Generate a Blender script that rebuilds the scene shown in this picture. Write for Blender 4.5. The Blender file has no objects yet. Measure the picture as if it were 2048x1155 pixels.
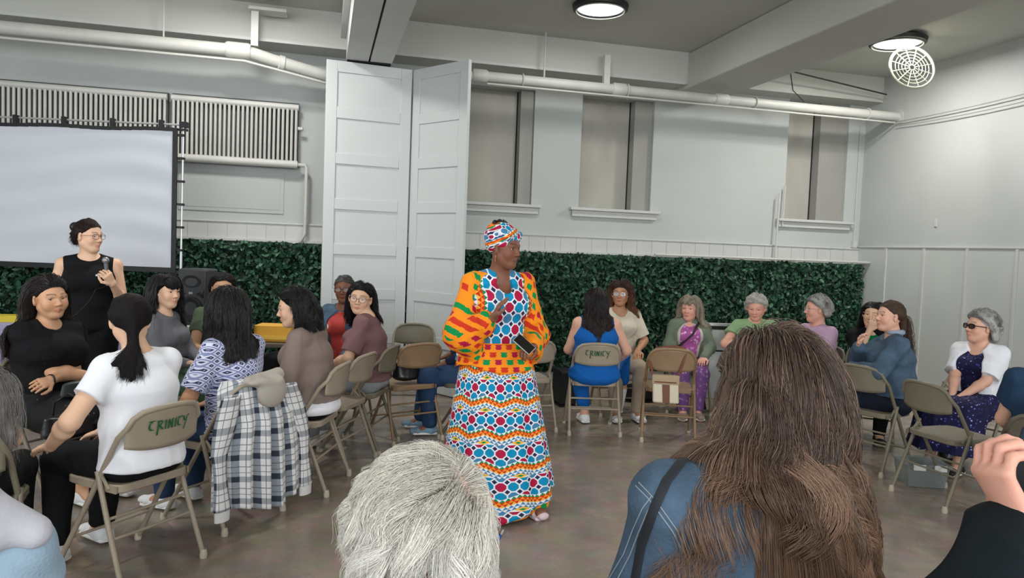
import bpy, math, random
import numpy as np
from math import pi, sin, cos, radians as RAD, atan2, sqrt
from mathutils import Vector, Matrix
random.seed(4); rng = np.random.default_rng(4)
SC = bpy.context.scene
COL = SC.collection

# ------------------------------------------------------------------ camera
YAW, PITCH, ROLL, EYE, FPX = 14.5, 3.0, 2.2, 1.55, 1480.0
cam_d = bpy.data.cameras.new('camera'); cam = bpy.data.objects.new('camera', cam_d); COL.objects.link(cam)
cam.matrix_world = (Matrix.Translation((0, 0, EYE)) @ Matrix.Rotation(RAD(-YAW), 4, 'Z')
                    @ Matrix.Rotation(RAD(90 - PITCH), 4, 'X') @ Matrix.Rotation(RAD(ROLL), 4, 'Z'))
cam_d.sensor_width = 36; cam_d.lens = 36 * FPX / 2048; cam_d.clip_start = 0.05; cam_d.clip_end = 100
SC.camera = cam
RC = np.array(cam.matrix_world.to_3x3()); CC = np.array([0, 0, EYE])
def ray(x, y): return RC @ np.array([(x - 1024) / FPX, -(y - 577.5) / FPX, -1.0])
def at_depth(x, y, d): return CC + ray(x, y) * d            # a point at a distance along the view
def at_z(x, y, z=0.0): r = ray(x, y); return CC + r * ((z - EYE) / r[2])
def at_y(x, y, Y): r = ray(x, y); return CC + r * (Y / r[1])

# ------------------------------------------------------------------ world, light, exposure
w = bpy.data.worlds.new('world'); SC.world = w; w.use_nodes = True
bg = w.node_tree.nodes['Background']; bg.inputs[0].default_value = (0.80, 0.88, 0.98, 1); bg.inputs[1].default_value = 0.55
SC.view_settings.view_transform = 'Standard'; SC.view_settings.look = 'None'
SC.view_settings.exposure = 0.05; SC.view_settings.gamma = 1.0
SC.view_settings.use_curve_mapping = False
def area(name, loc, target, size, power, color):
    l = bpy.data.lights.new(name, 'AREA'); l.shape = 'RECTANGLE'; l.size, l.size_y = size; l.energy = power; l.color = color
    o = bpy.data.objects.new(name, l); COL.objects.link(o); o.location = loc
    o.rotation_euler = (Vector(target) - Vector(loc)).to_track_quat('-Z', 'Y').to_euler()
    return o
# daylight from the tall windows behind the photographer
area('window_daylight', (-2.5, -5.0, 2.6), (0.5, 6, 1.2), (5.0, 2.6), 330, (0.93, 0.97, 1.0))
area('window_daylight', (4.0, -4.6, 2.6), (2.5, 6, 1.2), (5.0, 2.6), 280, (0.95, 0.98, 1.0))
area('window_daylight', (-5.2, 2.5, 2.2), (2.0, 5, 1.0), (3.0, 2.2), 90, (0.93, 0.97, 1.0))

# ------------------------------------------------------------------ materials
def lin(c):
    c = c / 255.0
    return c / 12.92 if c <= 0.04045 else ((c + 0.055) / 1.055) ** 2.4
def rgb(r, g, b): return (lin(r), lin(g), lin(b), 1)
MATS = {}
def mat(name, col, rough=0.6, metal=0.0, spec=0.4, bump=0.0, bscale=60, mottle=0.0, mscale=3.0, emit=None, attr=None, sss=0.0, sheen=0.0, alpha=1.0, trans=0.0, stretch=(1, 1, 1)):
    if name in MATS: return MATS[name]
    m = bpy.data.materials.new(name); m.use_nodes = True; nt = m.node_tree; N = nt.nodes; L = nt.links
    b = N['Principled BSDF']; b.inputs['Base Color'].default_value = col; b.inputs['Roughness'].default_value = rough
    b.inputs['Metallic'].default_value = metal; b.inputs['Specular IOR Level'].default_value = spec
    if emit: b.inputs['Emission Color'].default_value = col; b.inputs['Emission Strength'].default_value = emit
    if sss: b.inputs['Subsurface Weight'].default_value = sss; b.inputs['Subsurface Radius'].default_value = (0.012, 0.005, 0.003)
    if sheen: b.inputs['Sheen Weight'].default_value = sheen
    if trans: b.inputs['Transmission Weight'].default_value = trans
    if alpha < 1: b.inputs['Alpha'].default_value = alpha
    tc = N.new('ShaderNodeTexCoord'); mp = N.new('ShaderNodeMapping'); mp.inputs['Scale'].default_value = stretch
    L.new(tc.outputs['Object'], mp.inputs[0])
    src = None
    if attr:
        a = N.new('ShaderNodeAttribute'); a.attribute_name = attr; src = a.outputs['Color']
    if mottle:
        n = N.new('ShaderNodeTexNoise'); n.inputs['Scale'].default_value = mscale; n.inputs['Detail'].default_value = 5
        L.new(mp.outputs[0], n.inputs['Vector'])
        mr = N.new('ShaderNodeMapRange'); mr.inputs[1].default_value = 0.3; mr.inputs[2].default_value = 0.7
        mr.inputs[3].default_value = 1 - mottle; mr.inputs[4].default_value = 1 + mottle; L.new(n.outputs[0], mr.inputs[0])
        mx = N.new('ShaderNodeVectorMath'); mx.operation = 'SCALE'; mx.inputs[0].default_value = col[:3]
        if src: L.new(src, mx.inputs[0])
        L.new(mr.outputs[0], mx.inputs['Scale']); src = mx.outputs[0]
    if src: L.new(src, b.inputs['Base Color'])
    if bump:
        n2 = N.new('ShaderNodeTexNoise'); n2.inputs['Scale'].default_value = bscale; n2.inputs['Detail'].default_value = 4
        L.new(mp.outputs[0], n2.inputs['Vector'])
        bp = N.new('ShaderNodeBump'); bp.inputs['Strength'].default_value = bump; bp.inputs['Distance'].default_value = 0.01
        L.new(n2.outputs[0], bp.inputs['Height']); L.new(bp.outputs[0], b.inputs['Normal'])
    MATS[name] = m; return m

# node arithmetic for woven and printed patterns
class V:
    nt = None
    def __init__(s, k): s.k = k
    @staticmethod
    def op(o, *a):
        n = V.nt.nodes.new('ShaderNodeMath'); n.operation = o
        for i, x in enumerate(a):
            x = x.k if isinstance(x, V) else x
            if isinstance(x, (int, float)): n.inputs[i].default_value = x
            else: V.nt.links.new(x, n.inputs[i])
        return V(n.outputs[0])
    def __add__(s, o): return V.op('ADD', s, o)
    def __radd__(s, o): return V.op('ADD', o, s)
    def __sub__(s, o): return V.op('SUBTRACT', s, o)
    def __rsub__(s, o): return V.op('SUBTRACT', o, s)
    def __mul__(s, o): return V.op('MULTIPLY', s, o)
    def __rmul__(s, o): return V.op('MULTIPLY', o, s)
    def __truediv__(s, o): return V.op('DIVIDE', s, o)
    def __lt__(s, o): return V.op('LESS_THAN', s, o)
    def __gt__(s, o): return V.op('GREATER_THAN', s, o)
def vabs(a): return V.op('ABSOLUTE', a)
def vmax(a, b): return V.op('MAXIMUM', a, b)
def vmin(a, b): return V.op('MINIMUM', a, b)
def vfr(a): return V.op('FRACT', a)
def vfl(a): return V.op('FLOOR', a)
def vmod(a, b): return V.op('FLOORED_MODULO', a, b)
def vtri(a): return vabs(vfr(a) - 0.5) * 2.0                     # 0..1 zigzag
def vmixc(f, a, b):
    n = V.nt.nodes.new('ShaderNodeMix'); n.data_type = 'RGBA'
    V.nt.links.new(f.k, n.inputs[0])
    for i, x in ((6, a), (7, b)):
        if isinstance(x, tuple): n.inputs[i].default_value = x
        else: V.nt.links.new(x, n.inputs[i])
    return n.outputs[2]
def vhash(a, b):
    cx = V.nt.nodes.new('ShaderNodeCombineXYZ'); V.nt.links.new(a.k, cx.inputs[0]); V.nt.links.new(b.k, cx.inputs[1])
    n = V.nt.nodes.new('ShaderNodeTexWhiteNoise'); n.noise_dimensions = '2D'; V.nt.links.new(cx.outputs[0], n.inputs[0]); return V(n.outputs[0])
def pattern_mat(name, fn, rough=0.75, coords='UV', bump=0.15):
    m = bpy.data.materials.new(name); m.use_nodes = True; V.nt = m.node_tree
    b = V.nt.nodes['Principled BSDF']; b.inputs['Roughness'].default_value = rough; b.inputs['Specular IOR Level'].default_value = 0.25
    tc = V.nt.nodes.new('ShaderNodeTexCoord'); sp = V.nt.nodes.new('ShaderNodeSeparateXYZ'); V.nt.links.new(tc.outputs[coords], sp.inputs[0])
    V.nt.links.new(fn(V(sp.outputs[0]), V(sp.outputs[1]), V(sp.outputs[2])), b.inputs['Base Color'])
    n2 = V.nt.nodes.new('ShaderNodeTexNoise'); n2.inputs['Scale'].default_value = 25
    V.nt.links.new(tc.outputs['Object'], n2.inputs['Vector'])
    bp = V.nt.nodes.new('ShaderNodeBump'); bp.inputs['Strength'].default_value = bump; bp.inputs['Distance'].default_value = 0.01
    V.nt.links.new(n2.outputs[0], bp.inputs['Height']); V.nt.links.new(bp.outputs[0], b.inputs['Normal'])
    MATS[name] = m; return m

# ------------------------------------------------------------------ mesh helpers
class MB:
    """collects vertices and faces for ONE mesh"""
    def __init__(s): s.v = []; s.f = []; s.m = []; s.uv = None
    def add(s, vs, fs, mi=0):
        o = len(s.v); s.v += [tuple(map(float, p)) for p in vs]; s.f += [tuple(i + o for i in f) for f in fs]; s.m += [mi] * len(fs); return s
    def box(s, lo, hi, mi=0):
        x0, y0, z0 = lo; x1, y1, z1 = hi
        return s.add([(x0, y0, z0), (x1, y0, z0), (x1, y1, z0), (x0, y1, z0), (x0, y0, z1), (x1, y0, z1), (x1, y1, z1), (x0, y1, z1)],
                     [(0, 3, 2, 1), (4, 5, 6, 7), (0, 1, 5, 4), (1, 2, 6, 5), (2, 3, 7, 6), (3, 0, 4, 7)], mi)
    def tube(s, pts, r, n=10, cap=True, mi=0, closed=False, flat=1.0, up=None):
        P = np.array(pts, float); k = len(P); rs = np.full(k, r, float) if np.isscalar(r) else np.array(r, float)
        if closed: T = np.roll(P, -1, 0) - np.roll(P, 1, 0)
        else:
            T = np.zeros_like(P); T[1:-1] = P[2:] - P[:-2]; T[0] = P[1] - P[0]; T[-1] = P[-1] - P[-2]
        T /= np.linalg.norm(T, axis=1)[:, None] + 1e-12
        a = np.array(up if up is not None else ((0, 0, 1) if abs(T[0][2]) < 0.9 else (0, 1, 0)), float); vs = []
        for i in range(k):
            a = a - T[i] * a.dot(T[i]); a /= np.linalg.norm(a) + 1e-12; b = np.cross(T[i], a)
            for j in range(n):
                q = 2 * pi * j / n; vs.append(P[i] + rs[i] * (cos(q) * b + sin(q) * a * flat))
        fs = []; kk = k if closed else k - 1
        for i in range(kk):
            i2 = (i + 1) % k
            for j in range(n): fs.append((i * n + j, i * n + (j + 1) % n, i2 * n + (j + 1) % n, i2 * n + j))
        if cap and not closed: fs += [tuple(range(n))[::-1], tuple(range((k - 1) * n, k * n))]
        return s.add(vs, fs, mi)
    def lathe(s, prof, n=24, c=(0, 0, 0), mi=0, R=None):
        vs = []; k = len(prof)
        for r, z in prof:
            for j in range(n):
                p = np.array([r * cos(2 * pi * j / n), r * sin(2 * pi * j / n), z])
                if R is not None: p = R @ p
                vs.append(p + np.array(c))
        fs = [(i * n + j, i * n + (j + 1) % n, (i + 1) * n + (j + 1) % n, (i + 1) * n + j) for i in range(k - 1) for j in range(n)]
        return s.add(vs, fs, mi)
    def ball(s, c, r, n=12, mi=0, R=None):
        r = (r, r, r) if np.isscalar(r) else r; vs = []; fs = []
        for i in range(n + 1):
            for j in range(2 * n):
                p = np.array([r[0] * sin(pi * i / n) * cos(pi * j / n), r[1] * sin(pi * i / n) * sin(pi * j / n), r[2] * cos(pi * i / n)])
                if R is not None: p = R @ p
                vs.append(p + np.array(c))
        for i in range(n):
            for j in range(2 * n): fs.append((i * 2 * n + j, (i + 1) * 2 * n + j, (i + 1) * 2 * n + (j + 1) % (2 * n), i * 2 * n + (j + 1) % (2 * n)))
        return s.add(vs, fs, mi)
    def grid(s, P, mi=0, wrap=False, uv=None):
        P = np.array(P, float); a, b = P.shape[:2]
        fs = [(i * b + j, i * b + (j + 1) % b, (i + 1) * b + (j + 1) % b, (i + 1) * b + j) for i in range(a - 1) for j in range(b if wrap else b - 1)]
        if uv is not None: s.uv = (s.uv or []) + [(len(s.v), np.array(uv).reshape(-1, 2))]
        return s.add(P.reshape(-1, 3), fs, mi)
    def build(s, name, mats, parent=None, smooth=True, bevel=0, solid=0, loc=None, angle=40):
        me = bpy.data.meshes.new(name); me.from_pydata(s.v, [], s.f)
        for m in (mats if isinstance(mats, (list, tuple)) else [mats]): me.materials.append(m)
        if any(s.m): me.polygons.foreach_set('material_index', s.m)
        if s.uv:
            U = np.zeros((len(s.v), 2))
            for o, u in s.uv: U[o:o + len(u)] = u
            idx = np.zeros(len(me.loops), int); me.loops.foreach_get('vertex_index', idx)
            l = me.uv_layers.new(name='UVMap'); l.data.foreach_set('uv', U[idx].ravel())
        me.update()
        o = bpy.data.objects.new(name, me); COL.objects.link(o)
        if loc is not None: o.location = loc
        if parent: o.parent = parent
        if smooth:
            me.polygons.foreach_set('use_smooth', [True] * len(me.polygons))
            try: me.set_sharp_from_angle(angle=RAD(angle))
            except Exception: pass
        if solid: md = o.modifiers.new('solid', 'SOLIDIFY'); md.thickness = solid; md.offset = 0
        if bevel:
            md = o.modifiers.new('bevel', 'BEVEL'); md.width = bevel; md.segments = 2; md.limit_method = 'ANGLE'; md.angle_limit = RAD(50)
        return o
def np_mesh(name, V_, F_, mats, parent=None, col=None, mi=None, smooth=True):
    """fast mesh from numpy arrays (all faces with the same corner count)"""
    me = bpy.data.meshes.new(name); n = len(V_); F_ = np.asarray(F_); k = F_.shape[1]; m = len(F_)
    me.vertices.add(n); me.vertices.foreach_set('co', np.asarray(V_, np.float32).ravel())
    me.loops.add(m * k); me.loops.foreach_set('vertex_index', F_.astype(np.int32).ravel())
    me.polygons.add(m); me.polygons.foreach_set('loop_start', np.arange(0, m * k, k, dtype=np.int32))
    try: me.polygons.foreach_set('loop_total', np.full(m, k, dtype=np.int32))
    except Exception: pass
    for q in (mats if isinstance(mats, (list, tuple)) else [mats]): me.materials.append(q)
    if mi is not None: me.polygons.foreach_set('material_index', np.asarray(mi, np.int32))
    if smooth: me.polygons.foreach_set('use_smooth', np.ones(m, bool))
    me.update(calc_edges=True)
    if col is not None:
        a = me.color_attributes.new('Col', 'FLOAT_COLOR', 'POINT'); c = np.ones((n, 4), np.float32); c[:, :3] = col
        a.data.foreach_set('color', c.ravel())
    o = bpy.data.objects.new(name, me); COL.objects.link(o)
    if parent: o.parent = parent
    return o
def tag(o, label=None, cat=None, group=None, kind=None):
    if label: o['label'] = label
    if cat: o['category'] = cat
    if group: o['group'] = group
    if kind: o['kind'] = kind
    return o
def empty(name, loc, rz=0.0, label=None, cat=None, group=None):
    o = bpy.data.objects.new(name, None); COL.objects.link(o); o.location = loc; o.rotation_euler = (0, 0, rz); o.empty_display_size = 0.1
    return tag(o, label, cat, group)
def copy_tree(o, parent=None):
    c = o.copy(); COL.objects.link(c); c.parent = parent
    for ch in list(o.children): copy_tree(ch, c)
    return c
# ================================================================== ROOM
M_wall = mat('painted_plaster', rgb(180, 184, 181), 0.7, spec=0.25, bump=0.12, bscale=14, mottle=0.05, mscale=1.2)
M_ceil = mat('ceiling_paint', rgb(190, 191, 184), 0.75, spec=0.2, bump=0.06, bscale=10, mottle=0.04, mscale=1.0)
M_trimw = mat('gloss_trim_paint', rgb(192, 193, 190), 0.45, spec=0.4, mottle=0.04, mscale=4)
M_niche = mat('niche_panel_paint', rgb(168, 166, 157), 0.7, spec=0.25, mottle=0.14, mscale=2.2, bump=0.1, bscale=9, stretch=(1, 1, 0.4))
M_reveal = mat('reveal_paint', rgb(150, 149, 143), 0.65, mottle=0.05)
M_wains = mat('wainscot_panel_paint', rgb(188, 193, 189), 0.5, mottle=0.03, mscale=2)
M_door = mat('door_gloss_paint', rgb(196, 200, 199), 0.42, spec=0.45, mottle=0.02, mscale=2)
M_pipe = mat('pipe_paint', rgb(192, 192, 186), 0.45, spec=0.4, mottle=0.05, mscale=6, bump=0.05)
M_black = mat('black_plastic', rgb(24, 24, 26), 0.5)
M_dark = mat('dark_gap', rgb(22, 22, 22), 0.8)
YW, XR, XL, ZC = 8.6, 7.06, -6.0, 3.98

def st(o): o['kind'] = 'structure'; return o
# floor: worn polished concrete
def floor_mat():
    m = bpy.data.materials.new('polished_concrete'); m.use_nodes = True; nt = m.node_tree; N = nt.nodes; L = nt.links
    b = N['Principled BSDF']; tc = N.new('ShaderNodeTexCoord')
    n1 = N.new('ShaderNodeTexNoise'); n1.inputs['Scale'].default_value = 0.9; n1.inputs['Detail'].default_value = 7; n1.inputs['Roughness'].default_value = 0.62
    n2 = N.new('ShaderNodeTexNoise'); n2.inputs['Scale'].default_value = 7.0; n2.inputs['Detail'].default_value = 8
    L.new(tc.outputs['Object'], n1.inputs['Vector']); L.new(tc.outputs['Object'], n2.inputs['Vector'])
    r1 = N.new('ShaderNodeValToRGB'); r1.color_ramp.elements[0].position = 0.3; r1.color_ramp.elements[1].position = 0.72
    r1.color_ramp.elements[0].color = rgb(112, 98, 84); r1.color_ramp.elements[1].color = rgb(168, 150, 130)
    e = r1.color_ramp.elements.new(0.5); e.color = rgb(140, 124, 106)
    L.new(n1.outputs[0], r1.inputs[0])
    mx = N.new('ShaderNodeMix'); mx.data_type = 'RGBA'; mx.blend_type = 'OVERLAY'; mx.inputs[0].default_value = 0.45
    L.new(r1.outputs[0], mx.inputs[6]); L.new(n2.outputs[1], mx.inputs[7])
    hs = N.new('ShaderNodeHueSaturation'); hs.inputs['Saturation'].default_value = 0.75; L.new(mx.outputs[2], hs.inputs['Color'])
    L.new(hs.outputs[0], b.inputs['Base Color'])
    mr = N.new('ShaderNodeMapRange'); mr.inputs[3].default_value = 0.16; mr.inputs[4].default_value = 0.36; L.new(n2.outputs[0], mr.inputs[0]); L.new(mr.outputs[0], b.inputs['Roughness'])
    bp = N.new('ShaderNodeBump'); bp.inputs['Strength'].default_value = 0.04; L.new(n2.outputs[0], bp.inputs['Height']); L.new(bp.outputs[0], b.inputs['Normal'])
    return m
st(MB().box((XL, -7, -0.1), (XR + 0.3, YW + 0.3, 0)).build('floor', floor_mat(), smooth=False))
st(MB().box((XL, -7, ZC), (XR + 0.3, YW + 0.5, ZC + 0.15)).build('ceiling', M_ceil, smooth=False))
# back wall with the recessed window niches
niches = [(1.45, 2.42, 2.26, 3.46), (3.02, 3.97, 3.73, 3.46), (5.88, 6.80, 6.40, 3.66)]   # x0, x1, where the board ends, top
zs = 2.10
mb = MB(); x = XL; Y0, Y1 = YW, YW + 0.30
for (a, b_, _, zt) in niches:
    mb.box((x, Y0, 0), (a, Y1, ZC)); mb.box((a, Y0, 0), (b_, Y1, zs)); mb.box((a, Y0, zt), (b_, Y1, ZC)); x = b_
mb.box((x, Y0, 0), (XR, Y1, ZC))
st(mb.build('wall_back', M_wall, smooth=False))
for i, (a, b_, c, zt) in enumerate(niches):
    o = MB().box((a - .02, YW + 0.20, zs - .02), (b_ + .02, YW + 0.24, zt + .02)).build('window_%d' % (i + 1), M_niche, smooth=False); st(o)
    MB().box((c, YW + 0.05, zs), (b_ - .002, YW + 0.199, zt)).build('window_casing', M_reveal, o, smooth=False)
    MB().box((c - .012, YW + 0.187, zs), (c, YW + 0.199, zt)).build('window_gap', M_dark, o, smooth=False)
    MB().box((a - .12, YW - 0.09, 2.065), (b_ + .11, YW - 0.001, 2.10)).box((a - .09, YW - 0.045, 1.99), (b_ + .08, YW - 0.001, 2.065)).build('window_sill', M_trimw, o, smooth=False, bevel=.006)
st(MB().box((XR, -7, 0), (XR + 0.3, YW + 0.3, ZC)).build('wall_right', M_wall, smooth=False))
st(MB().box((XL - .3, -7, 0), (XL, YW + 0.3, ZC)).build('wall_left', M_wall, smooth=False))
# wainscot rail, ledge and boards on the back wall
mb = MB().box((-6, YW - 0.035, 1.56), (XR, YW, 1.745)).box((-6, YW - 0.05, 1.735), (XR, YW, 1.752)).box((-6, YW - 0.075, 1.535), (XR, YW, 1.568))
st(mb.build('trim_1', M_trimw, smooth=False, bevel=.004))
mb = MB()
for k in range(64):
    xx = -5.8 + k * 0.2; mb.box((xx, YW - 0.037, 1.57), (xx + .006, YW - 0.0345, 1.733))
st(mb.build('trim_2', mat('panel_seam', rgb(168, 168, 164), .7), smooth=False))
# base board under the hedge (white strip)
st(MB().box((-6, YW - 0.14, 0), (XR, YW - 0.0, 0.11)).build('baseboard_back', M_trimw, smooth=False, bevel=.004))
# right wall wainscot: board and batten
mb = MB().box((XR - 0.02, -2, 0.0), (XR, YW, 1.77), 0)
st(mb.build('trim_3', M_wains, smooth=False))
mb = MB().box((XR - 0.035, -2, 1.765), (XR, YW, 1.785))
for k in range(14):
    yy = 8.05 - k * 0.62; mb.box((XR - 0.032, yy - .018, 0.12), (XR, yy + .018, 1.765))
st(mb.build('trim_4', M_trimw, smooth=False, bevel=.003))
st(MB().box((XR - 0.045, -2, 0), (XR, YW, 0.12)).build('baseboard_right', M_wains, smooth=False))
# boxed beam along the back wall and the cross beams
st(MB().box((-6, 8.18, 3.61), (4.2, YW, ZC)).box((4.2, 8.3, 3.66), (XR, YW, ZC)).build('trim_5', M_ceil, smooth=False))
st(MB().box((-6, 8.165, 3.60), (4.15, 8.20, 3.63)).build('trim_6', M_trimw, smooth=False))
st(MB().box((4.18, -5, 3.56), (4.86, 8.6, ZC)).build('trim_7', M_ceil, smooth=False, bevel=.02))
tr = st(MB().box((0.20, -2, 3.465), (0.425, 8.2, 3.99)).box((0.445, -2, 3.465), (0.67, 8.2, 3.99)).build('trim_8', mat('track_beam_paint', rgb(196, 198, 196), .55, mottle=.04), smooth=False))
MB().box((0.425, -2, 3.50), (0.445, 8.2, 3.97)).build('track_slot', M_dark, tr, smooth=False)
MB().box((0.14, -2, 3.72), (0.20, 8.2, 3.97)).build('edge_board', M_trimw, tr, smooth=False)
MB().box((0.21, 8.02, 3.455), (0.66, 8.19, 3.465)).build('end_plate', M_dark, tr, smooth=False)

# folding partition leaves, 3.4 m tall, five and more recessed panels each
def leaf(ax, ay, bx, by, label, zt=3.445):
    L = sqrt((bx - ax) ** 2 + (by - ay) ** 2)
    root = empty('partition_door', (ax, ay, 0.0), atan2(by - ay, bx - ax), label, 'door', 'folding partition leaves')
    t = .022
    fr = MB().box((0, -t, 0.012), (.115, t, zt)).box((L - .115, -t, 0.012), (L, t, zt))
    n = 7; rail = .115; ph = (zt - .012 - rail * (n + 1)) / n; z = .012
    for k in range(n + 1):
        fr.box((.115, -t, z), (L - .115, t, z + rail)); z += rail + ph
    fr.build('door_frame', M_door, root, smooth=False, bevel=.005)
    z = .012 + rail
    for k in range(n):
        MB().box((.113, -.006, z - .002), (L - .113, .006, z + ph + .002)).build('door_panel', M_door, root, smooth=False)
        z += rail + ph
    return root
leaf(0.00, 8.02, 0.895, 8.13, 'tall white partition leaf lying flat beside the hedge, left of its hinged neighbour')
leaf(0.93, 8.13, 1.40, 7.43, 'tall white partition leaf angled out toward the room, right of the flat one')

# pipes under the ceiling
def coupling(mb, c, d, r, l):
    d = np.array(d, float) / np.linalg.norm(d); c = np.array(c)
    mb.tube([c - d * l, c - d * l * .8, c + d * l * .8, c + d * l], [r * .85, r, r, r * .85], 16)
zp = 3.47; yp = 8.02
o = MB().tube([(1.36, 7.98, 3.40), (1.50, yp, 3.42), (1.62, yp, 3.43), (XR + .02, yp, 3.43)], .055, 16)
for xx in (1.62, 3.25, 4.55): coupling(o, (xx, yp, 3.43), (1, 0, 0), .072, .085)
pr = o.build('ceiling_pipe', M_pipe); tag(pr, 'white painted steam pipe running right of the partition to the right wall', 'pipe')
MB().tube([(1.7, yp - .02, 3.35), (7.0, yp - .02, 3.35)], .011, 8).build('thin_pipe', M_pipe, pr)
for xx in (2.1, 3.35, 5.0, 6.6):
    MB().tube([(xx, yp + .065 * cos(a), 3.43 + .065 * sin(a)) for a in np.linspace(0, 2 * pi, 20)], .008, 6).build('pipe_clamp', M_pipe, pr)
MB().tube([(2.35, yp, 3.45), (2.35, yp, ZC)], .010, 8).build('hanger_rod', M_pipe, pr)
MB().box((3.05, yp - .03, 3.45), (3.12, yp + .03, 3.80)).build('hanger_strap', M_pipe, pr, smooth=False)
MB().tube([(XR - .012, yp, 3.43), (XR, yp, 3.43)], .10, 20).build('wall_flange', M_pipe, pr)
o = MB().tube([(XL, 8.0, 3.44), (-0.85, 8.0, 3.44), (-0.72, 8.02, 3.43), (-0.55, 8.08, 3.40), (0.25, 8.30, 3.29)], .062, 16)
coupling(o, (-0.86, 8.0, 3.44), (1, 0, 0), .082, .12); coupling(o, (-.45, 8.11, 3.385), (1, .27, -.14), .075, .03)
pl = o.build('ceiling_pipe', M_pipe); tag(pl, 'fat white painted pipe above the radiators, bending down behind the partition', 'pipe')
MB().tube([(XL, 7.98, 3.34), (-0.8, 7.98, 3.34), (.15, 8.24, 3.22)], .013, 8).build('thin_pipe', M_pipe, pl)
MB().tube([(-1.55, 8.0, 3.46), (-1.55, 8.0, ZC)], .008, 8).build('hanger_rod', M_pipe, pl)
MB().box((-0.74, 7.97, 3.5), (-0.67, 8.04, 3.84)).box((-0.76, 7.9, 3.84), (-.4, 8.1, 3.87)).build('hanger_strap', M_pipe, pl, smooth=False)

# wall radiators
def radiator(x0, x1, label):
    r = empty('radiator', (x0, YW - .12, 2.36), 0, label, 'radiator', 'column radiators high on the back wall'); L = x1 - x0
    n = int(L / .0455)
    m = MB()
    for k in range(n):
        xx = (k + .5) * L / n; m.tube([(xx, 0, .06), (xx, 0, .62)], .0155, 8, flat=1.6, up=(0, 1, 0))
    m.build('radiator_columns', M_pipe, r)
    MB().tube([(0, 0, .03), (L, 0, .03)], .042, 12).build('lower_header', M_pipe, r)
    MB().tube([(0, 0, .645), (L, 0, .645)], .034, 12).build('upper_header', M_pipe, r)
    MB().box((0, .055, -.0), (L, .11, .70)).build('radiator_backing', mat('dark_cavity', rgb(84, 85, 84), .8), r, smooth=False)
    return r
rA = radiator(-3.17, -1.60, 'white column radiator hanging high on the left, partly behind the projection screen')
rB = radiator(-1.56, -0.28, 'white column radiator high on the wall, its right end free with valve and pipe')
MB().tube([(1.28, 0, .03), (1.36, 0, .03), (1.375, 0, .0), (1.375, 0, -.55), (1.375, 0, -.72), (1.33, 0, -.80), (1.25, 0.03, -.84)], .020, 10).build('valve_pipe', M_pipe, rB)
MB().tube([(1.28, 0, .42), (1.33, -.01, .42)], .02, 10).build('air_valve', M_pipe, rB)
tag(MB().box((-1.50, YW - .012, 1.85), (-.42, YW - .0005, 2.30)).box((-1.46, YW - .016, 1.89), (-.46, YW - .011, 2.26)).build('wall_board', M_wall, smooth=False, bevel=.004), 'flat white board fixed to the wall under the right radiator', 'board')
# vertical conduit on the right of the back wall and small fittings
cd = tag(MB().tube([(5.72, YW - .10, 1.56), (5.74, YW - .10, 2.42)], .012, 8).tube([(5.83, YW - .06, 2.0), (5.84, YW - .06, 2.52)], .010, 8).build('wall_conduit', M_pipe), 'thin white conduit standing by the far right niche', 'conduit')
tag(MB().box((6.94, YW - .05, 1.76), (7.0, YW, 1.85)).tube([(6.97, YW - .02, 1.85), (6.97, YW - .02, 3.4)], .006, 6).build('wall_switch_box', M_trimw, smooth=False), 'small white junction box near the right corner', 'switch')
tag(MB().tube([(3.93, 8.32, 1.565), (7.03, 8.32, 1.565)], .014, 8).box((5.9, 8.33, 1.53), (5.95, YW - .05, 1.58)).box((7.0, 8.33, 1.545), (7.03, YW - .05, 1.57)).build('wall_rail', M_pipe), 'thin white wall rail along the top of the right hedge', 'rail')  # plain wall rail on brackets, no curtain hangs from it
tag(MB().box((XR - .012, 7.28, 2.02), (XR, 7.32, 2.12)).build('thermostat', M_trimw, smooth=False, bevel=.004), 'small white plate on the right wall above the panelling', 'switch')
# black bracket and gas rods near the right corner
tag(MB().tube([(5.35, 7.9, 3.82), (6.95, 8.12, 3.72)], .010, 8).tube([(5.38, 7.9, 3.82), (5.5, 8.0, 3.62), (5.68, 8.02, 3.50)], .007, 6).ball((5.36, 7.9, 3.82), .022, 6).build('ceiling_rod', mat('dark_iron', rgb(50, 48, 44), .6)), 'dark thin rod under the ceiling above the far right niche', 'rod')
wr = MB()
for dz, sag in ((0, .22), (-.05, .32)):
    wr.tube([(XR - .05, 8.0 - t * 3.6, 3.36 + dz + .02 * t - sag * 1.1 * t * (1 - t) + .12 * t) for t in np.linspace(0, 1, 24)], .006, 6)
tag(wr.build('ceiling_cable', mat('grey_cable', rgb(150, 150, 145), .6)), 'two loose grey cables sagging along the right wall from the pipe end', 'cable')

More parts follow.
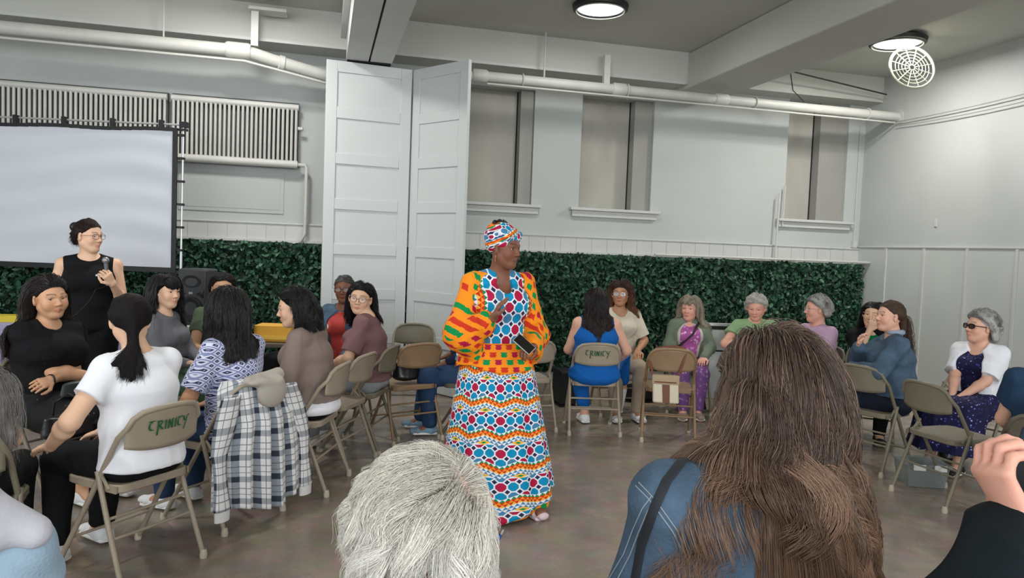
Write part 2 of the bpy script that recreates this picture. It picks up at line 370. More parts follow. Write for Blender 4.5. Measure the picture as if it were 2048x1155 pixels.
# high bay lamps
M_glow = mat('lamp_diffuser', (1, 0.98, 0.95, 1), .5, emit=6.5)
M_rim = mat('lamp_black_rim', rgb(34, 34, 34), .5)
def lamp(x, y, z, r, label, power):
    o = empty('ceiling_lamp', (x, y, z), 0, label, 'lamp', 'round high bay lamps')
    MB().lathe([(r * .80, -.012), (r * .84, -.03), (r * .97, -.02), (r, .02), (r * .9, .04), (r * .35, .045), (0, .045)], 40).build('lamp_housing', M_rim, o)
    MB().lathe([(0, -.016), (r * .5, -.022), (r * .80, -.012)], 40).build('lamp_lens', M_glow, o)
    MB().tube([(r * .86 * cos(a), r * .86 * sin(a), -.034) for a in np.linspace(0, 2 * pi, 41)[:-1]], .006, 6, closed=True).build('lamp_ring', M_pipe, o)
    MB().tube([(0, 0, .03), (0, 0, ZC - z)], .03, 10).build('lamp_stem', M_rim, o)
    l = bpy.data.lights.new('lamp_light', 'AREA'); l.shape = 'DISK'; l.size = r * 1.5; l.energy = power; l.color = (1, .97, .93)
    lo = bpy.data.objects.new('lamp_light', l); COL.objects.link(lo); lo.parent = o; lo.location = (0, 0, -.045)
    return o
lamp(2.57, 6.92, 3.935, .275, 'round ceiling lamp nearer the middle of the room, cut by the top edge', 20)
lr = lamp(5.90, 6.78, 3.925, .29, 'round ceiling lamp at the right with its wire grille swung open', 66)
lamp(-0.78, 6.9, 3.935, .28, 'round ceiling lamp over the seats by the projection screen', 52)
lamp(-1.5, 3.0, 3.88, .28, 'round ceiling lamp above the near left seats', 30)
lamp(3.6, 1.2, 3.88, .28, 'round ceiling lamp above the near right seats', 30)
# wire grille hanging off the right lamp
g = MB(); Rg = np.array(Matrix.Rotation(RAD(-18), 3, 'Z') @ Matrix.Rotation(RAD(16), 3, 'Y') @ Matrix.Rotation(RAD(74), 3, 'X'))
gc = Rg @ np.array([0, 0, 0]) + np.array([.09, -.13, -.29])
for rr, tk in ((.235, .014), (.18, .004), (.145, .004), (.11, .004), (.075, .004), (.03, .006)):
    g.tube([Rg @ np.array([rr * cos(a), rr * sin(a), 0]) + gc for a in np.linspace(0, 2 * pi, 37)[:-1]], tk, 6, closed=True)
for k in range(12):
    a = 2 * pi * k / 12; g.tube([Rg @ np.array([.03 * cos(a), .03 * sin(a), 0]) + gc, Rg @ np.array([.23 * cos(a), .23 * sin(a), 0]) + gc], .005, 6)
g.build('lamp_grille', mat('cream_wire', rgb(170, 170, 150), .5), lr)

# ------------------------------------------------------------------ hedge wall of plastic leaves
def hedge(x0, x1, z0, z1, y, n, label):
    m = bpy.data.materials.get('leaf_plastic')
    if not m:
        m = mat('leaf_plastic', rgb(30, 70, 48), .48, spec=.35, attr='Col')
        M_back = mat('hedge_mesh_backing', rgb(12, 26, 18), .8)
    M_back = MATS['hedge_mesh_backing']
    c = np.stack([rng.uniform(x0, x1, n), rng.uniform(y - .10, y - .01, n), rng.uniform(z0, z1, n)], 1)
    tile = .5   # the panels bulge in the middle of each tile
    c[:, 1] -= .02 * np.sin(c[:, 0] * 9) * np.sin(c[:, 2] * 11)
    s = rng.uniform(.020, .040, n)
    nrm = rng.normal(0, .75, (n, 3)) + np.array([-.1, -1.0, .45]); nrm /= np.linalg.norm(nrm, axis=1)[:, None]
    t = rng.normal(0, 1, (n, 3)); t -= nrm * (t * nrm).sum(1)[:, None]; t /= np.linalg.norm(t, axis=1)[:, None]; b = np.cross(nrm, t)
    P = np.zeros((n, 6, 3)); sh = [(-1, 0, 0), (-.35, .55, .12), (.45, .5, .1), (1, 0, -.1), (.45, -.5, .1), (-.35, -.55, .12)]
    for k, (a, q, h) in enumerate(sh): P[:, k] = c + s[:, None] * (a * t + q * b + h * nrm)
    F = np.array([[0, 1, 2, 3], [0, 3, 4, 5]])[None] + 6 * np.arange(n)[:, None, None]
    base = np.array([rgb(34, 70, 50)[:3], rgb(50, 92, 68)[:3], rgb(18, 44, 32)[:3], rgb(84, 118, 96)[:3], rgb(32, 60, 40)[:3]])
    ci = rng.choice(5, n, p=[.32, .25, .25, .06, .12]); colr = base[ci] * rng.uniform(.75, 1.2, (n, 1))
    o = np_mesh('artificial_hedge', P.reshape(-1, 3), F.reshape(-1, 4), [m, M_back], None, np.repeat(colr, 6, 0), smooth=False)
    tag(o, label, 'hedge', None, 'stuff')
    MB().box((x0, y, z0), (x1, y + .015, z1)).build('hedge_backing', M_back, o, smooth=False)
    return o
hedge(-5.5, 0.45, 0.10, 1.53, 8.47, 26000, 'dark green artificial leaf wall covering left of the tall partition doors')
hedge(0.75, 7.0, 0.12, 1.53, 8.47, 28000, 'dark green artificial leaf wall covering right of the tall partition doors')
# ================================================================== PEOPLE
def nrm(v): v = np.array(v, float); return v / (np.linalg.norm(v) + 1e-12)
def A(*v): return np.array(v, float)
def rotm(yaw=0, pitch=0, roll=0):
    return np.array(Matrix.Rotation(RAD(yaw), 3, 'Z') @ Matrix.Rotation(RAD(pitch), 3, 'X') @ Matrix.Rotation(RAD(roll), 3, 'Y'))
class Sdf:
    """smooth solid modelling on a voxel grid; the surface becomes ONE continuous mesh"""
    def __init__(s, lo, hi, h):
        s.h = h; s.lo = np.array(lo, float) - 3 * h; s.n = np.ceil((np.array(hi) + 3 * h - s.lo) / h).astype(int) + 1
        s.F = np.full(s.n, 1.0, np.float32)
        s.ax = [(s.lo[i] + h * np.arange(s.n[i])).astype(np.float32) for i in range(3)]
    def sub(s, lo, hi):
        a = np.clip(np.floor((np.array(lo) - s.lo) / s.h).astype(int), 0, s.n - 1); b = np.clip(np.ceil((np.array(hi) - s.lo) / s.h).astype(int) + 1, 1, s.n)
        if (b - a <= 0).any(): return None
        sl = tuple(slice(a[i], b[i]) for i in range(3))
        return sl, s.ax[0][sl[0]][:, None, None], s.ax[1][sl[1]][None, :, None], s.ax[2][sl[2]][None, None, :]
    def put(s, sl, d, k, mode):
        F = s.F[sl]
        if mode == 'sub': d = -d; F2 = np.maximum(F, d); s.F[sl] = F2 + np.maximum(k - np.abs(F - d), 0) ** 2 / (4 * k); return
        if mode == 'and': s.F[sl] = np.maximum(F, d); return
        s.F[sl] = np.minimum(F, d) - np.maximum(k - np.abs(F - d), 0) ** 2 / (4 * k)
    def cone(s, p0, r0, p1, r1, k=.02, mode='add'):
        p0 = np.array(p0, np.float32); p1 = np.array(p1, np.float32); m = max(r0, r1) + k + 2 * s.h
        q = s.sub(np.minimum(p0, p1) - m, np.maximum(p0, p1) + m)
        if q is None: return s
        sl, x, y, z = q; v = p1 - p0; L2 = float(v @ v) + 1e-12
        X, Y, Z = x - p0[0], y - p0[1], z - p0[2]
        t = np.clip((X * v[0] + Y * v[1] + Z * v[2]) / L2, 0, 1)
        d = np.sqrt((X - t * v[0]) ** 2 + (Y - t * v[1]) ** 2 + (Z - t * v[2]) ** 2) - (r0 + (r1 - r0) * t)
        s.put(sl, d, k, mode); return s
    def ell(s, c, r, R=None, k=.02, mode='add'):
        c = np.array(c, float); r = np.array(r, float) if not np.isscalar(r) else np.array([r] * 3, float); m = r.max() + k + 2 * s.h
        q = s.sub(c - m, c + m)
        if q is None: return s
        sl, x, y, z = q; X, Y, Z = x - c[0], y - c[1], z - c[2]
        if R is not None: X, Y, Z = (X * R[0, 0] + Y * R[1, 0] + Z * R[2, 0], X * R[0, 1] + Y * R[1, 1] + Z * R[2, 1], X * R[0, 2] + Y * R[1, 2] + Z * R[2, 2])
        k0 = np.sqrt((X / r[0]) ** 2 + (Y / r[1]) ** 2 + (Z / r[2]) ** 2); k1 = np.sqrt((X / r[0] ** 2) ** 2 + (Y / r[1] ** 2) ** 2 + (Z / r[2] ** 2) ** 2) + 1e-9
        s.put(sl, k0 * (k0 - 1) / k1, k, mode); return s
    def ec(s, p0, e0, p1, e1, side=(1, 0, 0), k=.03, cap=.6, mode='add'):
        p0 = np.array(p0, float); p1 = np.array(p1, float); v = p1 - p0; L = np.linalg.norm(v) + 1e-9; v = v / L
        u = np.array(side, float); u = nrm(u - v * u.dot(v)); w = np.cross(v, u); m = max(*e0, *e1) + k + 2 * s.h
        q = s.sub(np.minimum(p0, p1) - m, np.maximum(p0, p1) + m)
        if q is None: return s
        sl, x, y, z = q; X, Y, Z = x - p0[0], y - p0[1], z - p0[2]
        T = X * v[0] + Y * v[1] + Z * v[2]; t = np.clip(T / L, 0, 1); e = T - t * L
        U = X * u[0] + Y * u[1] + Z * u[2]; W = X * w[0] + Y * w[1] + Z * w[2]
        a = e0[0] + (e1[0] - e0[0]) * t; b = e0[1] + (e1[1] - e0[1]) * t
        d = (np.sqrt((U / a) ** 2 + (W / b) ** 2 + (e / (cap * b)) ** 2) - 1) * np.minimum(a, b)
        s.put(sl, d, k, mode); return s
    def plane(s, p, n):     # keep the side opposite to n
        n = nrm(n); x, y, z = s.ax[0][:, None, None], s.ax[1][None, :, None], s.ax[2][None, None, :]
        s.F = np.maximum(s.F, (x - p[0]) * n[0] + (y - p[1]) * n[1] + (z - p[2]) * n[2]).astype(np.float32); return s
    def mesh(s):
        F = s.F; F[0] = F[-1] = 1; F[:, 0] = F[:, -1] = 1; F[:, :, 0] = F[:, :, -1] = 1
        S = F < 0; c = np.zeros(np.array(F.shape) - 1, np.int8)
        co = [(a, b, d) for a in (0, 1) for b in (0, 1) for d in (0, 1)]
        for a, b, d in co: c += S[a:a + c.shape[0], b:b + c.shape[1], d:d + c.shape[2]]
        I = np.argwhere((c > 0) & (c < 8)); ids = np.full(c.shape, -1, np.int32); ids[tuple(I.T)] = np.arange(len(I))
        vals = [F[I[:, 0] + a, I[:, 1] + b, I[:, 2] + d] for a, b, d in co]
        acc = np.zeros((len(I), 3)); cnt = np.zeros(len(I))
        for i in range(8):
            for j in range(i + 1, 8):
                df = np.array(co[j]) - np.array(co[i])
                if np.abs(df).sum() != 1: continue
                m = (vals[i] < 0) != (vals[j] < 0); t = np.where(m, vals[i] / (vals[i] - vals[j] + 1e-12), 0)
                acc += (np.array(co[i]) + t[:, None] * df) * m[:, None]; cnt += m
        P = s.lo + (I + acc / cnt[:, None]) * s.h
        Fs = []
        for ax in range(3):
            o1, o2 = [(1, 2), (2, 0), (0, 1)][ax]
            A0 = [slice(None)] * 3; A1 = [slice(None)] * 3; A0[ax] = slice(0, -1); A1[ax] = slice(1, None)
            E = np.argwhere(S[tuple(A0)] != S[tuple(A1)]); e1 = np.zeros(3, int); e1[o1] = 1; e2 = np.zeros(3, int); e2[o2] = 1
            q = [ids[tuple((E - a).T)] for a in (e1 + e2, e2, e1 * 0, e1)]
            f = np.stack(q, 1); ins = S[tuple(E.T)]; f[~ins] = f[~ins][:, ::-1]; Fs.append(f)
        return P, np.concatenate(Fs)
def vnormals(P, F):
    n = np.cross(P[F[:, 2]] - P[F[:, 0]], P[F[:, 3]] - P[F[:, 1]]); N = np.zeros_like(P)
    for k in range(4): np.add.at(N, F[:, k], n)
    return N / (np.linalg.norm(N, axis=1)[:, None] + 1e-12)
def folds(P, N, amp, sc=1.0, seed=0, dirz=0.5):
    r = np.random.default_rng(seed); d = np.zeros(len(P))
    for i in range(5):
        f = r.normal(0, 1, 3) * np.array([1, 1, dirz]); f = f / np.linalg.norm(f) * (22 + 16 * i) * sc; g = r.normal(0, 1, 3) * 9 * sc
        d += (1 - 2 * np.abs(np.sin(P @ f * .5 + 1.8 * np.sin(P @ g + r.uniform(0, 6)) + r.uniform(0, 6)))) / (1 + .6 * i) * np.clip(np.sin(P @ r.normal(0, 7, 3)) + .4, 0, 1)
    return P + N * (d * amp)[:, None]
def ik(a, t, l1, l2, pole):
    a = np.array(a, float); t = np.array(t, float); v = t - a; L = np.linalg.norm(v); L2 = min(L, (l1 + l2) * .995); v /= L; t = a + v * L2
    x = (l1 * l1 - l2 * l2 + L2 * L2) / (2 * L2); h = sqrt(max(l1 * l1 - x * x, 1e-6)); p = np.array(pole, float); p = nrm(p - v * p.dot(v))
    return a + v * x + p * h, t

# ---- skeleton: local frame, facing +Y, the person's right hand is +X
def pose(sit=True, sc=1.0, hz=None, twist=0, lean=0, side=0, htop=None, head=(0, 0, 0), headoff=(0, 0, 0), wr=None, wl=None, ar=None, al=None, pr=None, pl=None,
         kr=None, kl=None, shw=.156, hr=(-.3, .9, -.25), hl=(.3, .9, -.25), nr=(0, 0, -1), nl=(0, 0, -1), cr=.35, cl=.35, spread=.10, shrug=0, ht=1.0):
    J = {}; hz = hz if hz is not None else (.53 if sit else .90 * sc)
    J['hip'] = A(0, -.02, hz); Rt = rotm(twist) @ rotm(0, -lean, side)
    def up(v): return J['hip'] + Rt @ np.array(v, float)
    J['sp1'] = up((0, -.01, .15 * sc)); J['sp2'] = up((0, .0, .32 * sc)); J['nb'] = up((0, -.01, .475 * sc + shrug * .4)); J['up'] = Rt
    J['hc'] = up((0, .02, .63 * sc)) + np.array(headoff, float); J['HR'] = rotm(twist) @ rotm(*head)
    for s, k in ((1, 'R'), (-1, 'L')):
        J['sh' + k] = up((s * shw * sc, -.01, .422 * sc + shrug)); J['hp' + k] = J['hip'] + A(s * .085, 0, -.01)
    def tw(v, d): return up(np.array(v, float) - A(0, 0, 0)) if v is not None else up(d)
    base = A(0, 0, 0)
    for s, k, w_, pl_, h_, n_, c_ in ((1, 'R', wr, pr, hr, nr, cr), (-1, 'L', wl, pl, hl, nl, cl)):
        if w_ is None: w_ = (s * .09, .27, .075) if sit else (s * .23, .03, -.05)
        wv = up(w_) if len(w_) == 3 else np.array(w_[:3], float)
        pv = (Rt @ np.array(pl_, float)) if pl_ is not None else Rt @ A(s * .75, -.45, -.6)
        J['el' + k], J['wr' + k] = ik(J['sh' + k], wv, .265 * sc, .235 * sc, pv)
        J['hd' + k] = (nrm(Rt @ np.array(h_, float)), nrm(Rt @ np.array(n_, float)), c_)
    for s, k, a_, kp in ((1, 'R', ar, kr), (-1, 'L', al, kl)):
        if sit: a_ = np.array(a_, float) if a_ is not None else A(s * (spread + .0), .40, .085); pv = np.array(kp, float) if kp is not None else A(s * .15, .9, 1)
        else: a_ = np.array(a_, float) if a_ is not None else A(s * .09, 0, .08); pv = A(0, 1, 0)
        J['kn' + k], J['an' + k] = ik(J['hp' + k], a_, .42 * sc, .40 * sc, pv)
    J['sc'] = sc; J['sit'] = sit; J['hs'] = ht
    return J
def add_hand(S, w, d, n, curl, s, sc=.95):
    n = nrm(n - d * n.dot(d)); ac = np.cross(n, d) * s     # towards the thumb
    S.ec(w - d * .01, (.026 * sc, .019 * sc), w + d * .08 * sc, (.040 * sc, .0135 * sc), side=ac, k=.012)
    def bend(dr, a): return dr * cos(a) + n * sin(a) * 1.0
    for o, L, r, e in ((.030, .066, .0088, .0), (.010, .075, .009, .05), (-.011, .070, .0086, .1), (-.030, .054, .0078, .2)):
        p = w + d * (.078 - abs(o) * .12) * sc + ac * o * sc; a = 0
        for q, (f, rr) in enumerate(((.45, 1), (.31, .93), (.24, .82))):
            a += RAD((38, 55, 35)[q]) * (curl + e * curl); dd = nrm(bend(nrm(d + ac * o * 1.6), a)); p2 = p + dd * L * f * sc
            S.cone(p, r * rr * sc, p2, r * rr * .93 * sc, k=.004); p = p2
    p = w + d * .022 * sc + ac * .026 * sc; dd = nrm(d * .75 + ac * .75 + n * (.15 + .5 * curl)); p2 = p + dd * .042 * sc; S.cone(p, .0135 * sc, p2, .0108 * sc, k=.012)
    d3 = nrm(d * 1.0 + ac * (.25 - .6 * curl) + n * (.25 + .6 * curl)); p3 = p2 + d3 * .030 * sc; S.cone(p2, .0108 * sc, p3, .0098 * sc, k=.004)
    d4 = nrm(d * 1.0 + ac * (.05 - .8 * curl) + n * (.2 + .7 * curl)); S.cone(p3, .0098 * sc, p3 + d4 * .024 * sc, .0078 * sc, k=.004)
def add_head(S, J, f):
    c, R, s = J['hc'], J['HR'], J['hs'] * f.get('hscale', 1.0); fw = f.get('fw', 1.0); ck = f.get('cheek', 1.0)
    def T(x, y, z): return c + R @ (np.array([x * fw, y, z]) * s)
    def r(*a): return tuple(q * s for q in a)
    S.ell(T(0, -.018, .030), r(.075, .094, .084), R, .02)
    S.ell(T(0, .020, -.022), r(.060 * fw, .066, .088), R, .03)
    S.cone(T(0, .0, -.055), .045 * s, T(0, .050, -.088), .020 * s, .03)
    for q in (1, -1):
        S.cone(T(q * .046, -.002, -.048), .024 * s, T(q * .016, .048, -.090), .019 * s, .025)
        S.ell(T(q * .034, .052, -.030), r(.024 * ck, .020 * ck, .026 * ck), R, .02)
        S.cone(T(q * .044, .064, .023), .008 * s, T(q * .010, .078, .020), .009 * s, .014)
        S.ell(T(q * .077, -.006, -.008), r(.010, .019, .031), R @ rotm(q * -22), .006)
        S.ell(T(q * .0785, .001, -.004), r(.006, .009, .014), R, .005, 'sub')
    S.ell(T(0, .060, -.094), r(.019, .016, .015), R, .016)
    for q in (1, -1): S.ell(T(q * .031, .087, .004), r(.0175, .016, .0115), R, .010, 'sub')
    S.cone(T(0, .077, .010), .0062 * s, T(0, .096, -.024), .0088 * s, .010); S.ell(T(0, .0985, -.0275), r(.0105, .009, .0085), R, .006)
    for q in (1, -1):
        S.ell(T(q * .0120, .089, -.032), r(.0075, .009, .0068), R, .006)
        S.ell(T(q * .031, .0640, .0110), r(.0162, .0152, .0088), R, .004)
        S.ell(T(q * .031, .0625, -.0065), r(.0155, .0142, .0058), R, .004)
        S.cone(T(q * .022, .073, -.0605), .0042 * s, T(0, .0845, -.0565), .0056 * s, .006)
        S.cone(T(q * .020, .073, -.0630), .0042 * s, T(0, .0825, -.0675), .0060 * s, .006)
        S.cone(T(q * .024, .082, -.0625), .0016 * s, T(0, .0925, -.0620), .0020 * s, .003, 'sub')
def body(J, f, h=.006, hands=True, feet=True):
    b = f.get('build', 1.0); ar = f.get('arm', b ** .7); lg = f.get('leg', b ** .7); sc = J['sc']
    pts = np.array([v for k, v in J.items() if isinstance(v, np.ndarray) and v.shape == (3,)])
    S = Sdf(pts.min(0) - .23, pts.max(0) + .19, h); up = J['up']; X = up[:, 0]
    S.ec(J['hip'], (.165 * b, .120 * b), J['sp1'], (.135 * b, .100 * b), A(1, 0, 0), .05)
    S.ec(J['sp1'], (.135 * b, .100 * b), J['sp2'], (.142 * b, .105 * b), X, .05)
    S.ec(J['sp2'], (.142 * b, .105 * b), J['nb'] - up[:, 2] * .055, (.125, .070), X, .05)
    for q, k in ((1, 'R'), (-1, 'L')):
        S.cone(J['nb'] + X * q * .03 - up[:, 2] * .02, .050, J['sh' + k], .043 * ar, .04)
        S.cone(J['sh' + k], .045 * ar, J['el' + k], .037 * ar, .03)
        m = J['el' + k] * .7 + J['wr' + k] * .3
        S.cone(J['el' + k], .037 * ar, m, .037 * ar, .02); S.cone(m, .037 * ar, J['wr' + k], .0235 * ar ** .5, .02)
        if hands: d, n, c = J['hd' + k]; add_hand(S, J['wr' + k], d, n, c, -q if False else q * (1), f.get('hand', .95))
        S.cone(J['hp' + k], .088 * lg, J['kn' + k], .058 * lg, .04)
        m = J['kn' + k] * .68 + J['an' + k] * .32
        S.cone(J['kn' + k], .056 * lg, m, .052 * lg, .03); S.cone(m, .052 * lg, J['an' + k], .034 * lg, .03)
        if feet:
            fd = J.get('ft' + k); fd = nrm(A(q * .15, 1, -.25) if fd is None else fd); S.ec(J['an' + k] + A(0, 0, -.02), (.034, .036), J['an' + k] + fd * .13 + A(0, 0, -.03), (.040, .022), A(1, 0, 0), .03)
        if f.get('bust', 1): S.ell(J['sp2'] + up @ A(q * .068, .085 * b, -.005), (.062 * b, .055 * b, .060 * b), up, .04)
    S.cone(J['nb'] - up[:, 2] * .01, .056 * b ** .3, J['hc'] + J['HR'] @ A(0, -.018, -.055), .050 * b ** .3, .03)
    add_head(S, J, f)
    return S.mesh()
SKIN = {'fair': (222, 172, 148), 'light': (226, 184, 154), 'olive': (206, 158, 124), 'tan': (180, 132, 100), 'brown': (128, 84, 64), 'dark': (96, 60, 46), 'pink': (224, 166, 146)}
def hair_test(q, f):
    d = (q - A(0, -.012, .025)) / A(.082, .102, .095); d /= np.linalg.norm(d, axis=-1)[..., None] + 1e-9
    fr = f.get('hairline', .62)
    thr = np.where(d[..., 1] > 0, fr * d[..., 1] - .04, .62 * d[..., 1] - .04)
    return d[..., 2] - thr
def skin_colors(P, J, f, skin, haircol):
    s = J['hs'] * f.get('hscale', 1.0); q = ((P - J['hc']) @ J['HR']) / s; q[:, 0] /= f.get('fw', 1.0)
    base = np.array(rgb(*SKIN[skin])[:3]); C = np.tile(base, (len(P), 1))
    def blend(m, c): C[:] = C * (1 - m[:, None]) + np.array(c) * m[:, None]
    near = (np.abs(q).max(1) < .14)
    ch = np.exp(-(((np.abs(q[:, 0]) - .038) / .02) ** 2 + ((q[:, 2] + .03) / .02) ** 2)) * (q[:, 1] > .03) * near
    blend(ch * .35, base * A(1.05, .72, .70))
    lip = np.clip(1.6 - 1.3 * ((q[:, 0] / .023) ** 2 + ((q[:, 2] + .062) / .0098) ** 2), 0, 1) * (q[:, 1] > .06) * near
    blend(lip * .85, base * A(.82, .45, .48) if f.get('lip') is None else np.array(rgb(*f['lip'])[:3]))
    ax = np.abs(q[:, 0]); bz = .0275 + .004 * np.sin((ax - .012) * 80)
    br = np.clip(1.5 - np.abs(q[:, 2] - bz) / .0032, 0, 1) * (ax > .011) * (ax < .050) * (q[:, 1] > .045) * near
    hc = np.array(haircol); blend(br * f.get('brow', .75), np.minimum(hc, base * .45))
    if f.get('bald') is None:
        ht = np.clip(hair_test(q, f) * 14, 0, 1) * near * (np.linalg.norm(q, axis=1) < .16); blend(ht, hc * .8)
    return C

# ---- hair: many fine strands grown from the scalp, over a solid under-mass
def colliders(J, f):
    b = f.get('build', 1.0); up = J['up']; s = J['hs'] * f.get('hscale', 1.0); R = J['HR']; c = J['hc']
    def T(x, y, z): return c + R @ (A(x, y, z) * s)
    return [(T(0, .065, -.035), R, A(.062, .070, .095) * s), (T(0, -.016, .028), R, A(.079, .098, .088) * s), (T(0, .018, -.03), R, A(.064, .068, .088) * s),
            (J['nb'] + A(0, -.005, .05), np.eye(3), A(.058, .058, .11)), (J['nb'] - up[:, 2] * .045, up, A(.205 * b ** .5, .085, .062) + f.get('cpad', 0)),
            (J['sp2'] + up @ A(0, .01, .03), up, A(.165 * b, .125 * b, .18) + f.get('cpad', 0)), (J['sp1'], up, A(.155 * b, .12 * b, .17) + f.get('cpad', 0))]
def grow(J, f, st, n, steps, r=None):
    r = r or np.random.default_rng(st.get('seed', 1)); s = J['hs'] * f.get('hscale', 1.0); R = J['HR']; c = J['hc']
    D = r.normal(0, 1, (n * 6, 3)); D /= np.linalg.norm(D, axis=1)[:, None]
    Q = A(0, -.012, .025) + D * A(.078, .097, .088); ok = hair_test(Q, f) > st.get('edge', 0) + r.normal(0, .015, len(Q)); Q = Q[ok][:n]; D = D[ok][:n]; n = len(Q)
    if 'bare' in st: bc, br_ = st['bare']; keep = np.linalg.norm(Q - np.array(bc), axis=1) > br_ * r.uniform(.5, 1.1, n); Q = Q[keep]; D = D[keep]; n = len(Q)
    P = c + (Q * s) @ R.T; nor = D @ R.T
    part = st.get('part', 0.0); sx = np.sign(Q[:, 0] - part + r.normal(0, .003, n)); sx[sx == 0] = 1
    if 'whorl' in st:
        wv = Q - np.array(st['whorl']); F = wv / (np.linalg.norm(wv, axis=1)[:, None] + 1e-6); F = F + .5 * np.cross(F, D)
    else: ox = np.where(Q[:, 1] > .02, max(.95, st.get('out', .8)) * (.55 if st.get('tuck') else 1), st.get('out', .8) * np.clip(.55 + Q[:, 1] / .09, .08, 1)); F = np.stack([sx * ox, -np.where((Q[:, 1] > 0) & bool(st.get('tuck')), 1.1, st.get('back', .4) * np.clip(.6 + Q[:, 1] / .1, .1, 1.3)), st.get('lift', .0) - np.clip(-Q[:, 1] / .05, 0, 1) * .8], 1)
    if st.get('fringe'):
        m = (Q[:, 1] > .035) & (np.abs(Q[:, 0]) < .05); F[m] = A(0, 1, -.3)
    F = F @ R.T; v = F - nor * (F * nor).sum(1)[:, None]; v /= np.linalg.norm(v, axis=1)[:, None] + 1e-9
    v = v + nor * st.get('rise', .15); Ln = st['len'] * r.uniform(*st.get('lv', (.85, 1.05)), n)
    if st.get('fringe'): Ln = np.where(m, st['fringe'], Ln)
    if 'taper' in st: Ln = Ln * np.clip(1 - st['taper'] * np.clip(-(Q[:, 2] - .02) / .08, 0, 1), .1, 1)
    seg = Ln / (steps - 1); lay = r.uniform(.0, st.get('thick', .016), n) * s; cs = colliders(J, f)
    tie = None if 'tie' not in st else c + R @ (np.array(st['tie']) * s)
    g = st.get('grav', .35); out = np.zeros((n, steps, 3)); out[:, 0] = P; tied = np.zeros(n, bool); dn = nrm(A(*st.get('fall', (0, 0, -1)))); front = Q[:, 1] > .015; trav = np.zeros(n)
    jit = r.normal(0, st.get('jit', .05), (n, 3)); ph = r.uniform(0, 6.28, n); after = np.zeros(n)
    for i in range(1, steps):
        if tie is not None:
            to = tie - P; dist = np.linalg.norm(to, axis=1); tied |= dist < .028; to /= dist[:, None] + 1e-9
            vv = np.where(tied[:, None], v * .55 + dn * .45 + jit * .8, to)
            v = vv
        else: gi = np.where(front & (trav < st.get('fdist', .085)), .04, g)[:, None]; v = v * (1 - gi) + dn * gi + jit * .35; trav += seg
        v /= np.linalg.norm(v, axis=1)[:, None] + 1e-9
        P0 = P; P = P + v * seg[:, None]
        for j, (cc, RR, rr) in enumerate(cs):
            rad = rr + (lay[:, None] + .002) * (0.55 if tie is not None and j < 2 else 1) if not (j == 0 and st.get('fringe')) else rr * .01
            q = ((P - cc) @ RR) / rad; L = np.linalg.norm(q, axis=1); m2 = (L < 1) & (~tied if (tie is not None and j < 3) else True)
            P = np.where(m2[:, None], cc + (q / (L[:, None] + 1e-9) * rad) @ RR.T, P)
        out[:, i] = P; dv = (P - P0) if not st.get('whorl') else v * 1.0; v = np.where((np.linalg.norm(dv, axis=1) > 1e-5)[:, None], dv / (np.linalg.norm(dv, axis=1)[:, None] + 1e-9), v)
        if tie is None and not st.get('whorl'):
            qs = (P - cs[1][0]); rad_ = np.linalg.norm(qs, axis=1) + 1e-9; nrm_ = qs / rad_[:, None]; vn_ = (v * nrm_).sum(1); ph1 = front & (trav < st.get('fdist', .085)); v = np.where((ph1 & (vn_ > -.35))[:, None], v - nrm_ * (vn_ + .35)[:, None], v); v /= np.linalg.norm(v, axis=1)[:, None] + 1e-9
    if 'gather' in st:
        ax = c + R @ (A(*st.get('axis', (0, -.10, 0))) * s); tt = (np.linspace(0, 1, steps) ** 1.3)[None, :, None] * st['gather']
        out[:, :, :2] = out[:, :, :2] * (1 - tt) + (ax[:2] * A(1, 0) + out[:, :, :2] * A(0, 1)) * tt
    return out, Q, Ln
def wavy(out, Q, st, seed=3):
    r = np.random.default_rng(seed); n, S, _ = out.shape; nc = st.get('clumps', 60); k = r.choice(n, min(nc, n), replace=False)
    idx = np.zeros(n, int)
    for a in range(0, n, 2000): idx[a:a + 2000] = np.argmin(((Q[a:a + 2000, None] - Q[k][None]) ** 2).sum(2), 1)
    t = np.linspace(0, 1, S)[None, :, None]; cp = out[k][idx]
    out = out + (cp - out) * st.get('clump', .45) * np.clip(t * 1.6, 0, 1) ** 1.2
    ph = r.uniform(0, 6.28, (len(k), 3))[idx]; fr = r.uniform(.75, 1.25, len(k))[idx][:, None] * st.get('wfreq', 5); am = st.get('curl', 0.004)
    tt = np.linspace(0, 1, S)[None]
    W = np.stack([np.sin(6.28 * fr * tt + ph[:, :1]), np.sin(6.28 * fr * tt + ph[:, 1:2]), .5 * np.sin(6.28 * fr * tt + ph[:, 2:])], 2)
    out = out + W * am * np.clip((t - .08) * 1.6, 0, 1)
    W2 = r.normal(0, 1, (n, 1, 3)) * st.get('frizz', .0015) * t + .6 * st.get('frizz', .0015) * np.cumsum(r.normal(0, 1, (n, S, 3)), 1) / sqrt(S) * 2
    return out + W2, idx
